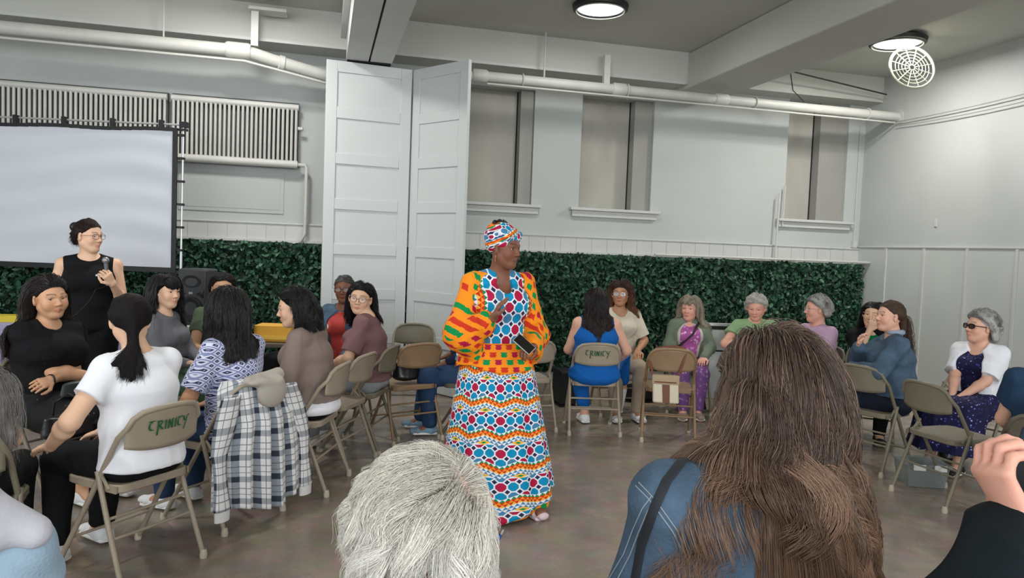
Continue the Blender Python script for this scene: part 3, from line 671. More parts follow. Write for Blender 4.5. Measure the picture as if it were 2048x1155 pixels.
def strands_mesh(out, rad, cols):
    n, S, _ = out.shape; T = np.zeros_like(out); T[:, 1:-1] = out[:, 2:] - out[:, :-2]; T[:, 0] = out[:, 1] - out[:, 0]; T[:, -1] = out[:, -1] - out[:, -2]
    T /= np.linalg.norm(T, axis=2)[..., None] + 1e-9; a = np.cross(T, A(.3, .9, .28)); a /= np.linalg.norm(a, axis=2)[..., None] + 1e-9; b = np.cross(T, a)
    pr = rad * (1 - np.linspace(0, 1, S) ** 3 * .8)[None, :, None]; V_ = np.stack([out + pr * (cos(q) * a + sin(q) * b) for q in (0, 2.094, 4.189)], 2)
    base = (np.arange(n) * S * 3)[:, None, None] + (np.arange(S - 1) * 3)[None, :, None]; j = np.arange(3)[None, None, :]; j2 = (j + 1) % 3
    F = np.stack([base + j, base + j2, base + j2 + 3, base + j + 3], 3).reshape(-1, 4)
    return V_.reshape(-1, 3), F, np.repeat(cols.reshape(n, S, 1, 3), 3, 2).reshape(-1, 3)
M_hair = mat('hair', rgb(40, 30, 26), .42, spec=.5, attr='Col')
M_hairm = mat('hair_undermass', rgb(40, 30, 26), .7, spec=.15, attr='Col', bump=.5, bscale=90, stretch=(1, 1, .12))
M_hairg = mat('hair_grey', rgb(190, 185, 178), .5, spec=.4, attr='Col')
def hair(J, f, st, parent, name='hair', grey=False):
    c0 = np.array(rgb(*st['col'])[:3]); c1 = np.array(rgb(*st.get('tip', st['col']))[:3]); n = st.get('n', 1800); S = st.get('steps', 16)
    out, Q, Ln = grow(J, f, st, n, S); out, idx = wavy(out, Q, st); n = len(out); r = np.random.default_rng(9)
    t = np.linspace(0, 1, S)[None, :, None]; cl = c0 * (1 - t ** 1.2) + c1 * t ** 1.2
    nc = idx.max() + 1; cv = r.uniform(1 - st.get('cvar', .25), 1 + st.get('cvar', .25), nc)[idx] * r.uniform(.8, 1.25, n)
    cl = np.broadcast_to(cl, (n, S, 3)) * cv[:, None, None]
    if 'streak' in st: m = r.random(n) < st['streak'][1]; cl = np.where(m[:, None, None], np.array(rgb(*st['streak'][0])[:3]), cl)
    V_, F, C = strands_mesh(out, st.get('r', .0014), np.ascontiguousarray(cl)); nm = 0
    if st.get('mass', True):
        k = np.random.default_rng(2).choice(n, min(n, st.get('massn', 220)), replace=False); pp = out[k][:, :int(S * st.get('mfrac', 1.0)):2]
        Sd = Sdf(pp.reshape(-1, 3).min(0) - .02, pp.reshape(-1, 3).max(0) + .02, .008); mr = st.get('massr', .009); dd_ = (J['hc'] - pp) * A(1, 1, .0); dd_[..., 2] = np.clip(J['hc'][2] - pp[..., 2], -.1, 0); qh = (pp - J['hc']) @ J['HR']; fm = (qh[..., 1] > .0)[..., None]; dd_ = np.where(fm, -J['HR'][:, 1], dd_); pp = pp + dd_ / (np.linalg.norm(dd_, axis=2)[..., None] + 1e-6) * st.get('shrink', .011)
        Sd.ell(J['hc'] + J['HR'] @ (A(0, -.020, .034) * J['hs']), A(.079, .096, .086) * J['hs'] * f.get('hscale', 1), J['HR'], .01)
        qf = J['HR'][:, 1]; pn = nrm(J['HR'] @ A(0, .84, -.54)); Sd.plane(J['hc'] + J['HR'] @ (A(0, .044, .045) * J['hs']), pn); Sd.plane(J['hc'] + J['HR'] @ (A(0, 0, -.0) * J['hs']), -J['HR'][:, 2] + J['HR'][:, 1] * .9)
        for path in pp:
            for a in range(len(path) - 1): Sd.cone(path[a], mr, path[a + 1], mr * .8, .012)
        P2, F2 = Sd.mesh(); V_ = np.concatenate([V_, P2]); F = np.concatenate([F, F2 + len(C)])
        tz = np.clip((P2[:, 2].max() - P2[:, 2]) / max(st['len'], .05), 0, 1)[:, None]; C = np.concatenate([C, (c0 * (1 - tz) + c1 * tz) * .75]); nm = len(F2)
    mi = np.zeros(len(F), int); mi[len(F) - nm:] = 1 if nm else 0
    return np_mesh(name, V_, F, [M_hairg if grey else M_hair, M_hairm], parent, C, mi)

# ---- clothing built on the same skeleton
def cloth(J, f, name, material, parent, kind, inf=.014, sleeve=None, hem=None, neck=None, h=.007, amp=.0055, fsc=.9, seed=0, open_=0, low=None, extra=None, flare=0, cuffr=0):
    b = f.get('build', 1.0); ar = f.get('arm', b ** .7); lg = f.get('leg', b ** .7); up = J['up']; X = up[:, 0]
    pts = np.array([v for k, v in J.items() if isinstance(v, np.ndarray) and v.shape == (3,)])
    S = Sdf(pts.min(0) - .25, pts.max(0) + .12, h); i = inf
    if kind == 'top':
        for q, k in ((1, 'R'), (-1, 'L')):
            e0 = J['nb'] + X * q * .03 - up[:, 2] * .02; sh = J['sh' + k]
            if sleeve == 'none': S.cone(e0, .05 + i * .5, e0 * .25 + sh * .75, .046 + i * .5, .03)
            else:
                S.cone(e0, .05 + i * .5, sh, .043 * ar + i * .7, .04)
                fr = {'cap': .25, 'short': .55, 'half': .85, 'long': 1.0, 'full': 1.0}.get(sleeve, .3)
                el = sh + (J['el' + k] - sh) * min(fr, 1); tr = .052 * ar + i * (1.25 if fr < 1 else 1)
                S.cone(sh, .046 * ar + i * .8, el, (.043 * ar + i * 1.3) if fr < 1 else .040 * ar + i, .025)
                if sleeve in ('long', 'full'):
                    wr = J['el' + k] + (J['wr' + k] - J['el' + k]) * (.92 if sleeve == 'full' else .8)
                    S.cone(J['el' + k], .040 * ar + i, wr, .027 * ar + i * .75 + cuffr, .02)
        if sleeve in ('cap', 'short', 'half'):
            for q, k in ((1, 'R'), (-1, 'L')):
                sh = J['sh' + k]; fr = {'cap': .25, 'short': .55, 'half': .85}[sleeve]; e = sh + (J['el' + k] - sh) * fr; d = nrm(J['el' + k] - sh)
                ss = S.sub(e - .11, e + .11)      # square cut of the cuff
                if ss:
                    sl, x, y, z = ss; dd = (x - e[0]) * d[0] + (y - e[1]) * d[1] + (z - e[2]) * d[2]
                    rr = np.sqrt((x - e[0]) ** 2 + (y - e[1]) ** 2 + (z - e[2]) ** 2); S.F[sl] = np.where((rr < .10) & (dd > -.03), np.maximum(S.F[sl], dd), S.F[sl])
        S.ec(J['hip'] + A(0, 0, -.02), (.178 * b + i + flare, .133 * b + i + flare * .6), J['sp1'], (.142 * b + i, .105 * b + i), A(1, 0, 0), .05)
        S.ec(J['sp1'], (.140 * b + i, .105 * b + i), J['sp2'], (.145 * b + i, .110 * b + i), X, .05)
        S.ec(J['sp2'], (.145 * b + i, .110 * b + i), J['nb'] - up[:, 2] * .055, (.128 + i, .075 + i * .7), X, .05)
        if f.get('bust', 1):
            for q in (1, -1): S.ell(J['sp2'] + up @ A(q * .066, .085 * b, -.005), A(.066 * b, .058 * b, .062 * b) + i, up, .05)
        if sleeve == 'none':
            for q, k in ((1, 'R'), (-1, 'L')): S.ell(J['sh' + k] + X * q * .055 - up[:, 2] * .015, (.05, .075, .10), up, .015, 'sub')
        S.plane(J['hip'] + A(0, 0, hem if hem is not None else -.03), (0, 0, -1))
        if neck: # (depth down, radius)
            dp, rr = neck; S.ell(J['nb'] + up @ A(0, .055, .045), (rr, .075, dp), up, .01, 'sub'); S.ell(J['nb'] + A(0, .0, .06), (.062, .062, .07), None, .01, 'sub')
        if open_:
            S.ell(J['sp2'] + up @ A(0, .15 * b + .02, -.02), (open_, .13, .30), up, .015, 'sub')
    elif kind == 'pants':
        S.ec(J['hip'] + A(0, 0, -.015), (.166 * b + i * .7, .122 * b + i * .7), J['hip'] * .45 + J['sp1'] * .55, (.140 * b + i * .5, .102 * b + i * .5), A(1, 0, 0), .04)
        for k in ('R', 'L'):
            S.cone(J['hp' + k], .090 * lg + i, J['kn' + k], .060 * lg + i, .03)
            e = J['kn' + k] + (J['an' + k] - J['kn' + k]) * (low or .93); S.cone(J['kn' + k], .058 * lg + i, e, (.040 * lg + i * 1.4) * 1.0 + flare, .02)
        S.plane(J['hip'] * .5 + J['sp1'] * .5, nrm(J['sp1'] - J['hip']))
    elif kind == 'skirt':
        for k in ('R', 'L'): S.cone(J['hp' + k], .092 * lg + i, J['kn' + k] + nrm(J['kn' + k] - J['hp' + k]) * .01, .066 * lg + i, .03)
        lo_ = low or .5; kn = (J['knR'] + J['knL']) / 2; an = (J['anR'] + J['anL']) / 2; wdt = np.linalg.norm(J['knR'] - J['knL']) / 2
        S.ec(J['hip'] + A(0, 0, -.015), (.172 * b + i, .125 * b + i), J['sp1'], (.142 * b + i, .105 * b + i), A(1, 0, 0), .05)
        S.ec(J['hip'] + A(0, .02, -.0), (.18 * b + i, .115 * b), kn, (wdt + .095 * lg + i, .100 * lg + i * .5), J['knR'] - J['knL'], .05)
        e = kn + (an - kn) * lo_; S.ec(kn, (wdt + .095 * lg + i, .09 * lg + i), e, (wdt + .085 * lg + i + flare, .075 * lg + i + flare), J['knR'] - J['knL'], .03, cap=.2)
        S.plane(J['hip'] * .4 + J['sp1'] * .6, nrm(J['sp1'] - J['hip'])); S.plane(e, nrm(e - kn))
    if extra: extra(S)
    P, F = S.mesh(); P = folds(P, vnormals(P, F), amp, fsc, seed)
    return np_mesh(name, P, F, material, parent)
def shoe(J, k, f, material, parent, fd=None, sole=None, z=None):
    s = 1 if k == 'R' else -1; an = J['an' + k]; fd = J.get('ft' + k) if fd is None else fd
    fd = nrm(A(s * .12, 1, 0) if fd is None else fd); z0 = -an[2] + .012 if z is None else z
    side = nrm(np.cross(fd, A(0, 0, 1))); up_ = np.cross(side, fd)
    S = Sdf(an - .22, an + .22, .005); g = an + up_ * (z0 + .028)
    S.ec(g - fd * .045, (.036, .034), g + fd * .10, (.042, .026), side, .03); S.cone(an - up_ * .03, .044, g - fd * .01, .040, .03); S.ec(g + fd * .10, (.042, .026), g + fd * .155, (.036, .020), side, .02)
    S.plane(an + up_ * z0, -up_); S.plane(an + up_ * .015, up_)
    P, F = S.mesh(); o = np_mesh('shoe', P, F, material, parent)
    if sole:
        S = Sdf(an - .24, an + .24, .005); q = an + up_ * (z0 + .010)
        S.ec(q - fd * .05, (.040, .022), q + fd * .13, (.047, .022), side, .02); S.plane(q + up_ * .010, up_); S.plane(q - up_ * .010, -up_)
        P, F = S.mesh(); np_mesh('shoe_sole', P, F, sole, o)
    return o
M_eye = mat('eye_white', rgb(205, 198, 190), .3, spec=.4); M_iris = mat('iris_dark', rgb(34, 22, 16), .15, spec=.6)
def eyes(J, f, parent, look=(0, 0)):
    s = J['hs'] * f.get('hscale', 1.0); R = J['HR']; fw = f.get('fw', 1.0)
    for q in (1, -1):
        m = MB(); c = J['hc'] + R @ (A(q * .031 * fw, .0632, .0025) * s); Re = R @ rotm(look[0], look[1])
        m.ball(c, .0122 * s, 8); m.lathe([(0, .0128 * s), (.003 * s, .0127 * s), (.0056 * s, .0116 * s), (.0060 * s, .0100 * s)], 14, c, 1, R=Re @ np.array(Matrix.Rotation(RAD(-90), 3, 'X')))
        m.tube([c + R @ (A(x * fw, y, z) * s) for x, y, z in ((-.0145, .0085, .0015), (-.007, .0135, .0052), (0, .0150, .0062), (.007, .0135, .0052), (.0145, .0080, .0018))], .0009 * s, 5, mi=1)
        m.build('eye', [M_eye, M_iris], parent)
def glasses(J, f, parent, material, rx=.024, rz=.018, lens=None, tk=.0014, dz=0.0, sq=2.6):
    s = J['hs'] * f.get('hscale', 1.0); R = J['HR']; fw = f.get('fw', 1.0)
    def T(x, y, z): return J['hc'] + R @ (A(x * fw, y, z) * s)
    m = MB(); ln = MB()
    for q in (1, -1):
        ring = []
        for a in np.linspace(0, 2 * pi, 25)[:-1]:
            ca, sa = cos(a), sin(a); ring.append(T(q * .0335 + rx * np.sign(ca) * abs(ca) ** (2 / sq), .094 - .010 * abs((q * .0335 + rx * ca) / .06) ** 2, .001 + dz + rz * np.sign(sa) * abs(sa) ** (2 / sq)))
        m.tube(ring, tk * s, 6, closed=True); ln.add(ring, [tuple(range(len(ring)))])
        m.tube([T(q * (.0335 + rx), .085, .006 + dz), T(q * .074, .076, .007 + dz), T(q * .080, .0, .004 + dz), T(q * .080, -.02, -.008)], tk * s * .9, 6)
    m.tube([T(-.0105, .095, .004 + dz), T(0, .0985, .007 + dz), T(.0105, .095, .004 + dz)], tk * s, 6)
    o = m.build('glasses', material, parent); ln.build('lens', lens or mat('clear_lens', (.95, .97, 1, 1), .05, spec=.8, alpha=.16), o, smooth=False)
    return o
def person(x, y, ang, J, f, label, skin, haircol=(25, 20, 20), h=.006, eye=True, look=(0, 0), hands=True, feet=True, group=None):
    P, F = body(J, f, h, hands, feet)
    m = mat('skin_' + skin, rgb(*SKIN[skin]), .5, spec=.35, attr='Col', sss=.0, bump=.05, bscale=140)
    o = np_mesh('person', P, F, m, None, skin_colors(P, J, f, skin, rgb(*haircol)[:3]))
    o.location = (x, y, 0); o.rotation_euler = (0, 0, RAD(ang)); tag(o, label, 'person', group)
    if eye: eyes(J, f, o, look)
    return o
def tolocal(p, x, y, ang):
    a = RAD(-ang); d = np.array(p, float) - A(x, y, 0); return A(d[0] * cos(a) - d[1] * sin(a), d[0] * sin(a) + d[1] * cos(a), d[2])
# ================================================================== FOLDING CHAIRS
M_chair = mat('beige_enamel', rgb(156, 144, 126), .42, spec=.45, mottle=.06, mscale=9)
M_chairb = mat('tan_enamel', rgb(142, 116, 88), .42, spec=.45, mottle=.08, mscale=9)
M_chairo = mat('olive_enamel', rgb(124, 118, 100), .45, spec=.45, mottle=.06, mscale=9)
M_chaird = mat('dark_enamel', rgb(88, 80, 68), .45, spec=.45, mottle=.06, mscale=9)
M_foot = mat('chair_foot', rgb(184, 174, 156), .6)
M_green = mat('green_stencil', rgb(12, 92, 52), .6)
def backy(x, z):       # the curved back plate
    return -.205 - .30 * (z - .70) * .45 - .052 * (1 - (x / .2) ** 2)
def make_chair(m, text=False):
    r = empty('folding_chair', (0, 0, 0))
    arch = [(.212, .225, .012), (.208, .12, .185), (.203, .01, .37), (.199, -.09, .54), (.196, -.165, .665)]
    top = [(.190, backy(.19, .71), .71), (.170, backy(.17, .752), .752), (.135, backy(.135, .778), .778), (.07, backy(.07, .790), .790), (0, backy(0, .793), .793)]
    half = arch + top
    MB().tube([(x, y, z) for x, y, z in half] + [(-x, y, z) for x, y, z in half[::-1][1:]], .0125, 10).build('back_frame', m, r)
    nx, nz = 20, 8; P = []
    for i in range(nx + 1):
        x = -.192 + .384 * i / nx; u = abs(x) / .192; z0 = .600 + .022 * u ** 3; z1 = .790 - .004 * u ** 2 - .085 * max(0, (u - .72) / .28) ** 2
        P.append([(x, backy(x, z0 + (z1 - z0) * j / nz) + .004 * sin(pi * j / nz), z0 + (z1 - z0) * j / nz) for j in range(nz + 1)])
    bk = MB().grid(P).build('backrest', m, r, solid=.004)
    # seat pan with rounded corners and a turned-down edge
    def outline(w, d, rc, z, y0=0.02):
        pts = []
        for cx, cy, a0 in ((w - rc, d - rc, 0), (-w + rc, d - rc, 90), (-w + rc, -d + rc, 180), (w - rc, -d + rc, 270)):
            for k in range(7): a = RAD(a0 + 15 * k); pts.append((cx + rc * cos(a), y0 + cy + rc * sin(a), z))
        return pts
    rings = [outline(.186, .182, .055, .412), outline(.192, .19, .06, .418), outline(.192, .19, .06, .444), outline(.186, .184, .056, .451), outline(.165, .165, .045, .450), outline(.10, .10, .03, .444), outline(.02, .02, .01, .442)]
    sm = MB().grid(rings, wrap=True); sm.add(rings[-1], [tuple(range(28))]); sm.add(rings[0], [tuple(range(28))[::-1]]); sm.build('seat', m, r)
    for s in (1, -1):
        leg = MB().tube([(s * .206, -.045, .505), (s * .212, -.13, .27), (s * .218, -.232, .014)], .0120, 10).build('rear_leg', m, r)
        MB().lathe([(0, -.014), (.017, -.014), (.019, .0), (.015, .022), (.012, .03)], 12, (s * .218, -.232, .014)).build('leg_cap', M_foot, leg)
        MB().lathe([(0, -.012), (.017, -.012), (.019, .0), (.015, .022), (.012, .03)], 12, (s * .212, .225, .012)).build('leg_cap', M_foot, r)
        MB().tube([(s * .196, -.045, .50), (s * .196, -.11, .43)], .008, 8).box((s * .190 - .004, -.15, .415), (s * .190 + .004, .10, .445)).build('seat_bracket', m, r, smooth=False)
    MB().tube([(-.213, -.15, .215), (.213, -.15, .215)], .0075, 8).build('crossbar', m, r)
    MB().tube([(-.211, -.118, .30), (.211, -.118, .30)], .0075, 8).build('crossbar', m, r)
    MB().tube([(-.208, .13, .17), (.208, .13, .17)], .0075, 8).build('crossbar', m, r)
    if text:
        L = MB(); z0 = .712; sz = .046
        S = {'t': [[(.55, .98), (.25, 1.02), (.0, .95)], [(.30, .95), (.06, .75), (.03, .4), (.2, .12), (.45, .1)]],
             'r': [[(.0, .95), (.16, .95), (.14, .4), (.10, -.45)], [(.14, .85), (.42, .98), (.55, .78), (.42, .56), (.2, .5)], [(.24, .5), (.45, .28), (.62, .05)]],
             'i': [[(.08, .95), (.10, .5), (.08, .05)]], 'n': [[(.08, .95), (.09, .5), (.07, .03)], [(.08, .92), (.28, .55), (.48, .08)], [(.50, .98), (.49, .5), (.50, .03)]],
             'T': [[(.62, .98), (.3, .95), (.0, .92)], [(.28, .95), (.06, .72), (.05, .35), (.2, .08), (.45, .1)]],
             'y': [[(.0, .95), (.10, .55), (.28, .42)], [(.62, .98), (.45, .75), (.38, .4), (.28, .0), (.12, -.4)], [(.62, .98), (.72, .9)]]}
        X = -.108
        for ch, wd in (('t', .62), ('r', .70), ('i', .26), ('n', .66), ('i', .26), ('T', .66), ('y', .75)):
            for st_ in S[ch]:
                P = np.array(st_, float); n = 12; tt = np.linspace(0, len(P) - 1, n); P = np.stack([np.interp(tt, range(len(P)), P[:, c]) for c in (0, 1)], 1)
                T = np.gradient(P, axis=0); T /= np.linalg.norm(T, axis=1)[:, None] + 1e-9
                pen = np.array([.7, .35]) * .10
                g = [[], []]
                for q, (px_, pz_) in enumerate(P):
                    off = pen if abs(np.cross(np.append(T[q], 0), np.append(pen, 0))[2]) > .03 else np.array([-T[q][1], T[q][0]]) * .05
                    for e, s in ((0, 1), (1, -1)):
                        xx = X + (px_ + s * off[0]) * .046; zz = z0 - .025 + (pz_ + s * off[1]) * sz * 1.0 + (X * .0); g[e].append((xx, backy(xx, zz) - .0035 - .001, zz))
                L.grid(g)
            X += wd * .052 + .002
        L.build('stencil_lettering', M_green, bk, solid=.0015)
    return r
protos = {}
def chair(x, y, a, label, m='beige', text=False):
    key = (m, text)
    if key not in protos: c = protos[key] = make_chair({'beige': M_chair, 'tan': M_chairb, 'olive': M_chairo, 'dark': M_chaird}[m], text)
    else: c = copy_tree(protos[key])
    c.location = (x, y, 0); c.rotation_euler = (0, 0, RAD(a)); tag(c, label, 'chair', 'folding metal chairs'); return c
CH = dict(E=(-.84, 3.76, 50), H=(-.50, 4.36, 51), I=(-.08, 4.87, 70), c3=(.11, 5.32, 62), c4=(.69, 5.98, 22), emp=(.86, 6.95, 172), N=(1.76, 6.22, 3),
          O=(2.33, 6.06, -12), bag=(2.90, 5.74, -22), V=(4.12, 4.74, -70), R1=(4.07, 3.98, -88), B=(*at_depth(-72, 800, 2.98)[:2], 6), X=(*at_depth(2098, 700, 4.05)[:2], -42), K=(.32, 5.72, 66),
          dk=(1.22, 6.05, 80), P=(2.84, 6.70, 172), Q=(*at_depth(1377, 700, 7.45)[:2], 160), R=(*at_depth(1512, 640, 7.1)[:2], 155), S=(*at_depth(1622, 640, 6.55)[:2], 95), W=(*at_depth(1950, 700, 5.75)[:2], 108), U=(*at_depth(1745, 650, 6.7)[:2], 140), C=(-1.52, 4.92, -125), F=(-1.02, 5.72, -110),
          G=(-.74, 6.20, -165), J=(*at_depth(683, 600, 6.35)[:2], 155), ew=(*at_depth(1895, 760, 6.6)[:2], 66))
chair(*CH['E'], 'beige folding chair with green stencil lettering under the woman in the white tee', text=True)
chair(*CH['H'], 'beige folding chair almost hidden beneath the hanging plaid shirt')
chair(*CH['I'], 'beige folding chair under the woman in the taupe cardigan')
chair(*CH['c3'], 'empty beige folding chair directly behind the taupe cardigan woman', 'beige')
chair(*CH['c4'], 'tan-backed folding chair with a black bag on its seat', 'tan')
chair(*CH['emp'], 'empty beige folding chair facing forward in front of the white partition doors', 'olive')
chair(*CH['N'], 'beige folding chair just right of the standing speaker in the patterned dress')
chair(*CH['O'], 'beige folding chair with green stencil lettering under the woman in the blue dress', text=True)
chair(*CH['bag'], 'tan-backed folding chair with a cream and brown bag hanging on it', 'tan')
chair(*CH['V'], 'olive folding chair with a hand resting on its back, under the denim jacket', 'olive')
chair(*CH['R1'], 'empty olive folding chair seen side on in the right foreground of the circle', 'olive')
chair(*CH['B'], 'olive folding chair cut by the left edge, behind long ash hair', 'olive')
chair(*CH['X'], 'dark folding chair cut by the right edge, behind the raised hand', 'dark')
chair(*CH['K'], 'folding chair hidden under the woman in the mauve shirt', 'olive')
chair(*CH['dk'], 'dark folding chair seen edge on just left of the patterned dress', 'dark')
chair(*CH['P'], 'folding chair under the curly haired woman in the cream top', 'tan')
chair(*CH['Q'], 'folding chair under the woman in the sage jacket', 'olive')
chair(*CH['R'], 'folding chair under the person in the light green tee', 'olive')
chair(*CH['S'], 'folding chair under the person in the lilac tee', 'olive')
chair(*CH['W'], 'folding chair under the older woman in the white shirt and navy floral dress', 'olive')
chair(*CH['U'], 'folding chair under the dark haired woman covering her mouth', 'olive')
chair(*CH['C'], 'folding chair under the woman in black with crossed arms', 'olive')
chair(*CH['F'], 'folding chair under the woman with straight bangs', 'olive')
chair(*CH['G'], 'folding chair under the person in the olive tee beside the loudspeaker', 'olive')
chair(*CH['J'], 'folding chair under the older woman in the denim jacket and red shirt', 'olive')
chair(*CH['ew'], 'empty folding chair near the right wall, left of the woman in white shirt', 'beige')

def sitat(k, back=.05, dx=0):
    x, y, a = CH[k]; r = RAD(a); return x + sin(r) * back + cos(r) * dx, y - cos(r) * back + sin(r) * dx, a
BLK = (26, 22, 22)
def fab(n, c, **k): return mat(n, rgb(*c), k.pop('rough', .85), spec=.15, bump=k.pop('bump', .25), bscale=k.pop('bscale', 18), **k)
M_blackf = fab('black_fabric', (22, 23, 25)); M_jeans = fab('blue_denim', (44, 66, 96), mottle=.2, mscale=9)
M_denim = fab('denim_jacket', (74, 94, 114), mottle=.26, mscale=13, bscale=120); M_denl = fab('light_denim', (150, 174, 192), mottle=.12, mscale=9, bscale=140)
M_whitef = fab('white_tee', (236, 238, 244)); M_shoew = mat('white_trainer', rgb(225, 226, 228), .55); M_sole = mat('shoe_sole', rgb(235, 235, 232), .6); M_shoeb = mat('black_shoe', rgb(24, 22, 22), .5)
M_gold = mat('gold_frame', rgb(170, 130, 80), .3, metal=.6); M_redf = mat('dark_red_frame', rgb(90, 40, 34), .35); M_silver = mat('silver_frame', rgb(180, 180, 184), .3, metal=.7)
def shoes(J, f, o, m=M_shoeb, sole=M_sole):
    for k in 'RL': shoe(J, k, f, m, o, sole=sole)

# ---- printed cloth
def P_dots(u, v, w):
    a = .021; x = (u * .8 + v * .5) / a; z = w / a; p = x + z; q = x - z
    fp = vabs(vfr(p * .5) - .5); fq = vabs(vfr(q * .5) - .5); dia = vmax(fp, fq)
    c = vmixc(dia > .40, rgb(212, 214, 234), rgb(132, 140, 182)); c = vmixc(dia < .22, c, rgb(52, 56, 92)); return vmixc(dia < .06, c, rgb(190, 194, 220))
M_dots = pattern_mat('blue_white_geometric_print', P_dots, coords='Object')
def P_plaid(u, v, w):
    p = .135; fu = vfr(u / p); fv = vfr(v / p)
    g1 = (vabs(fu - .3) < .13); g2 = (vabs(fv - .35) < .13); n1 = (vabs(fu - .62) < .015) + (vabs(fu - .92) < .02); n2 = (vabs(fv - .66) < .015) + (vabs(fv - .93) < .02)
    c = vmixc(vmin(g1, 1), rgb(222, 222, 222), rgb(140, 148, 156)); c = vmixc(g2 * .62, c, rgb(96, 104, 116)); c = vmixc(g1 * g2, c, rgb(48, 56, 70))
    return vmixc(vmin(n1 + n2, 1) * .75, c, rgb(66, 72, 84))
M_plaid = pattern_mat('grey_white_plaid', P_plaid)
def P_floral(base, a, b, sc, coords='Object', th=.16):
    def fn(u, v, w):
        n = V.nt.nodes.new('ShaderNodeTexVoronoi'); n.inputs['Scale'].default_value = sc
        tc = V.nt.nodes.new('ShaderNodeTexCoord'); V.nt.links.new(tc.outputs['Object'], n.inputs['Vector'])
        n3 = V.nt.nodes.new('ShaderNodeTexNoise'); n3.inputs['Scale'].default_value = sc * .9; V.nt.links.new(tc.outputs['Object'], n3.inputs['Vector'])
        d = V(n.outputs['Distance']) + V(n3.outputs[0]) * .3 - .15; sp = V.nt.nodes.new('ShaderNodeSeparateXYZ'); V.nt.links.new(n.outputs['Color'], sp.inputs[0])
        c = vmixc((d < th * 2.0) * (V(sp.outputs[0]) > .35), rgb(*base), rgb(*a)); return vmixc((d < th) * (V(sp.outputs[0]) > .5), c, rgb(*b))
    return fn
M_navyflor = pattern_mat('navy_floral_print', P_floral((28, 28, 66), (70, 72, 150), (212, 208, 226), 42))
M_blkflor = pattern_mat('black_floral_print', P_floral((20, 21, 22), (30, 30, 32), (110, 110, 100), 26, th=.09))
M_pinkflor = pattern_mat('pink_floral_print', P_floral((176, 92, 160), (214, 150, 200), (240, 222, 236), 30, th=.2))
M_purpflor = pattern_mat('purple_floral_print', P_floral((112, 74, 128), (150, 108, 162), (190, 150, 190), 30, th=.2))
# kente: octagon lattice, zigzag bands, lozenges
WHT, BLU, CRM, NVY, ORG, GRN, RED, YEL, TEAL = rgb(232, 234, 240), rgb(0, 140, 186), rgb(178, 22, 66), rgb(40, 44, 82), rgb(250, 146, 26), rgb(0, 140, 74), rgb(206, 52, 28), rgb(246, 186, 70), rgb(70, 130, 170)
def octs(u, v, a, b):
    x = u / a; y = v / b; fx = vabs(vfr(x) - .5); fy = vabs(vfr(y) - .5); cell = vfl(x) + vfl(y)
    d = vmax(vmax(fx, fy), (fx + fy) * .74); sq = (.5 - fx) + (.5 - fy)
    m = vmod(cell, 3.0); col = vmixc(m < .5, BLU, CRM); col = vmixc((vmod(vfl(y), 2.0) > .5) * (m > 1.5), col, TEAL)
    c = vmixc(d < .435, WHT, col); return vmixc(sq < .235, c, NVY), sq
def P_kente_o(u, v, w):
    c, sq = octs(u, v, .066, .060); c = vmixc((sq > .235) * (sq < .315), c, WHT); return c
def zig(c, q, u, th, n=4):
    idx = vfl((q + th * n / 2) / th); fv = vfr((q + th * n / 2) / th); fu = vabs(vfr(u / .030 + idx * .5) - .5) * 2.0; tri = fu < fv
    cols = [(GRN, WHT), (ORG, RED), (YEL, RED), (TEAL, WHT), (TEAL, WHT)]
    for k in range(n):
        cc = vmixc(tri, cols[k % 5][1], cols[k % 5][0]); c = vmixc((idx > k - .5) * (idx < k + .5), c, cc)
    return c
def P_kente_s(u, v, w):
    p = .190; vm = vmod(v, p); c, sq = octs(u, vm - .020, .066, .056); c = vmixc((sq > .235) * (sq < .315), c, WHT)
    t = vtri(u / .215); q = vm - .128 - t * .030
    loz = vabs(vfr(u / .215) - .5) * .215 / .045 + vabs(vm - .178) / .015
    c = vmixc((vm > .128 + t * .030), c, WHT); c = zig(c, q, u, .0150, 5)
    c = vmixc(loz < 1.0, c, YEL); return vmixc(loz < .45, c, GRN)
def P_orange(u, v, w):
    a, b = .070, .044; y = v / b; row = vfl(y); x = u / a + row * .5; cell = vfl(x); fx = vabs(vfr(x) - .5); fy = vabs(vfr(y) - .5)
    lim = .24 + .07 * (vfr(vfr(y) * 3.0) > .5); h = vhash(cell, row)
    cc = vmixc(h > .42, GRN, CRM); cc = vmixc(h > .72, cc, RED); return vmixc((fx < lim) * (fy < .34) * (h > .12), ORG, cc)
M_kente_o = pattern_mat('kente_octagon_print', P_kente_o); M_kente_s = pattern_mat('kente_zigzag_print', P_kente_s); M_kente_r = pattern_mat('kente_orange_print', P_orange)
def P_bod(u, v, w):    # bodice: octagons down the middle, zigzag stripes to the sides
    c, sq = octs(u + .033, w, .058, .066); c = vmixc((sq > .235) * (sq < .315), c, WHT); ax = vabs(u)
    s = zig(c, ax - .155, w, .0165); s2 = vmixc(ax > .10 + .03 * vtri(w / .07), c, s); return s2
M_kente_b = pattern_mat('kente_bodice_print', P_bod, coords='Object')
def P_slv(u, v, w):
    x = u * .8 + w * .35 + v * .7; z = w * 1.05 - u * .6; return P_orange(z, x, w)
M_kente_l = pattern_mat('kente_sleeve_print', P_slv, coords='Object')
def P_wrap(u, v, w):
    x = u + v * .6; z = w * .85 + u * .5; c, sq = octs(x, z, .04, .036); c = vmixc((sq > .235) * (sq < .33), c, WHT)
    return zig(c, vmod(z, .085) - .03, x, .008)
M_kente_w = pattern_mat('kente_wrap_print', P_wrap, coords='Object')

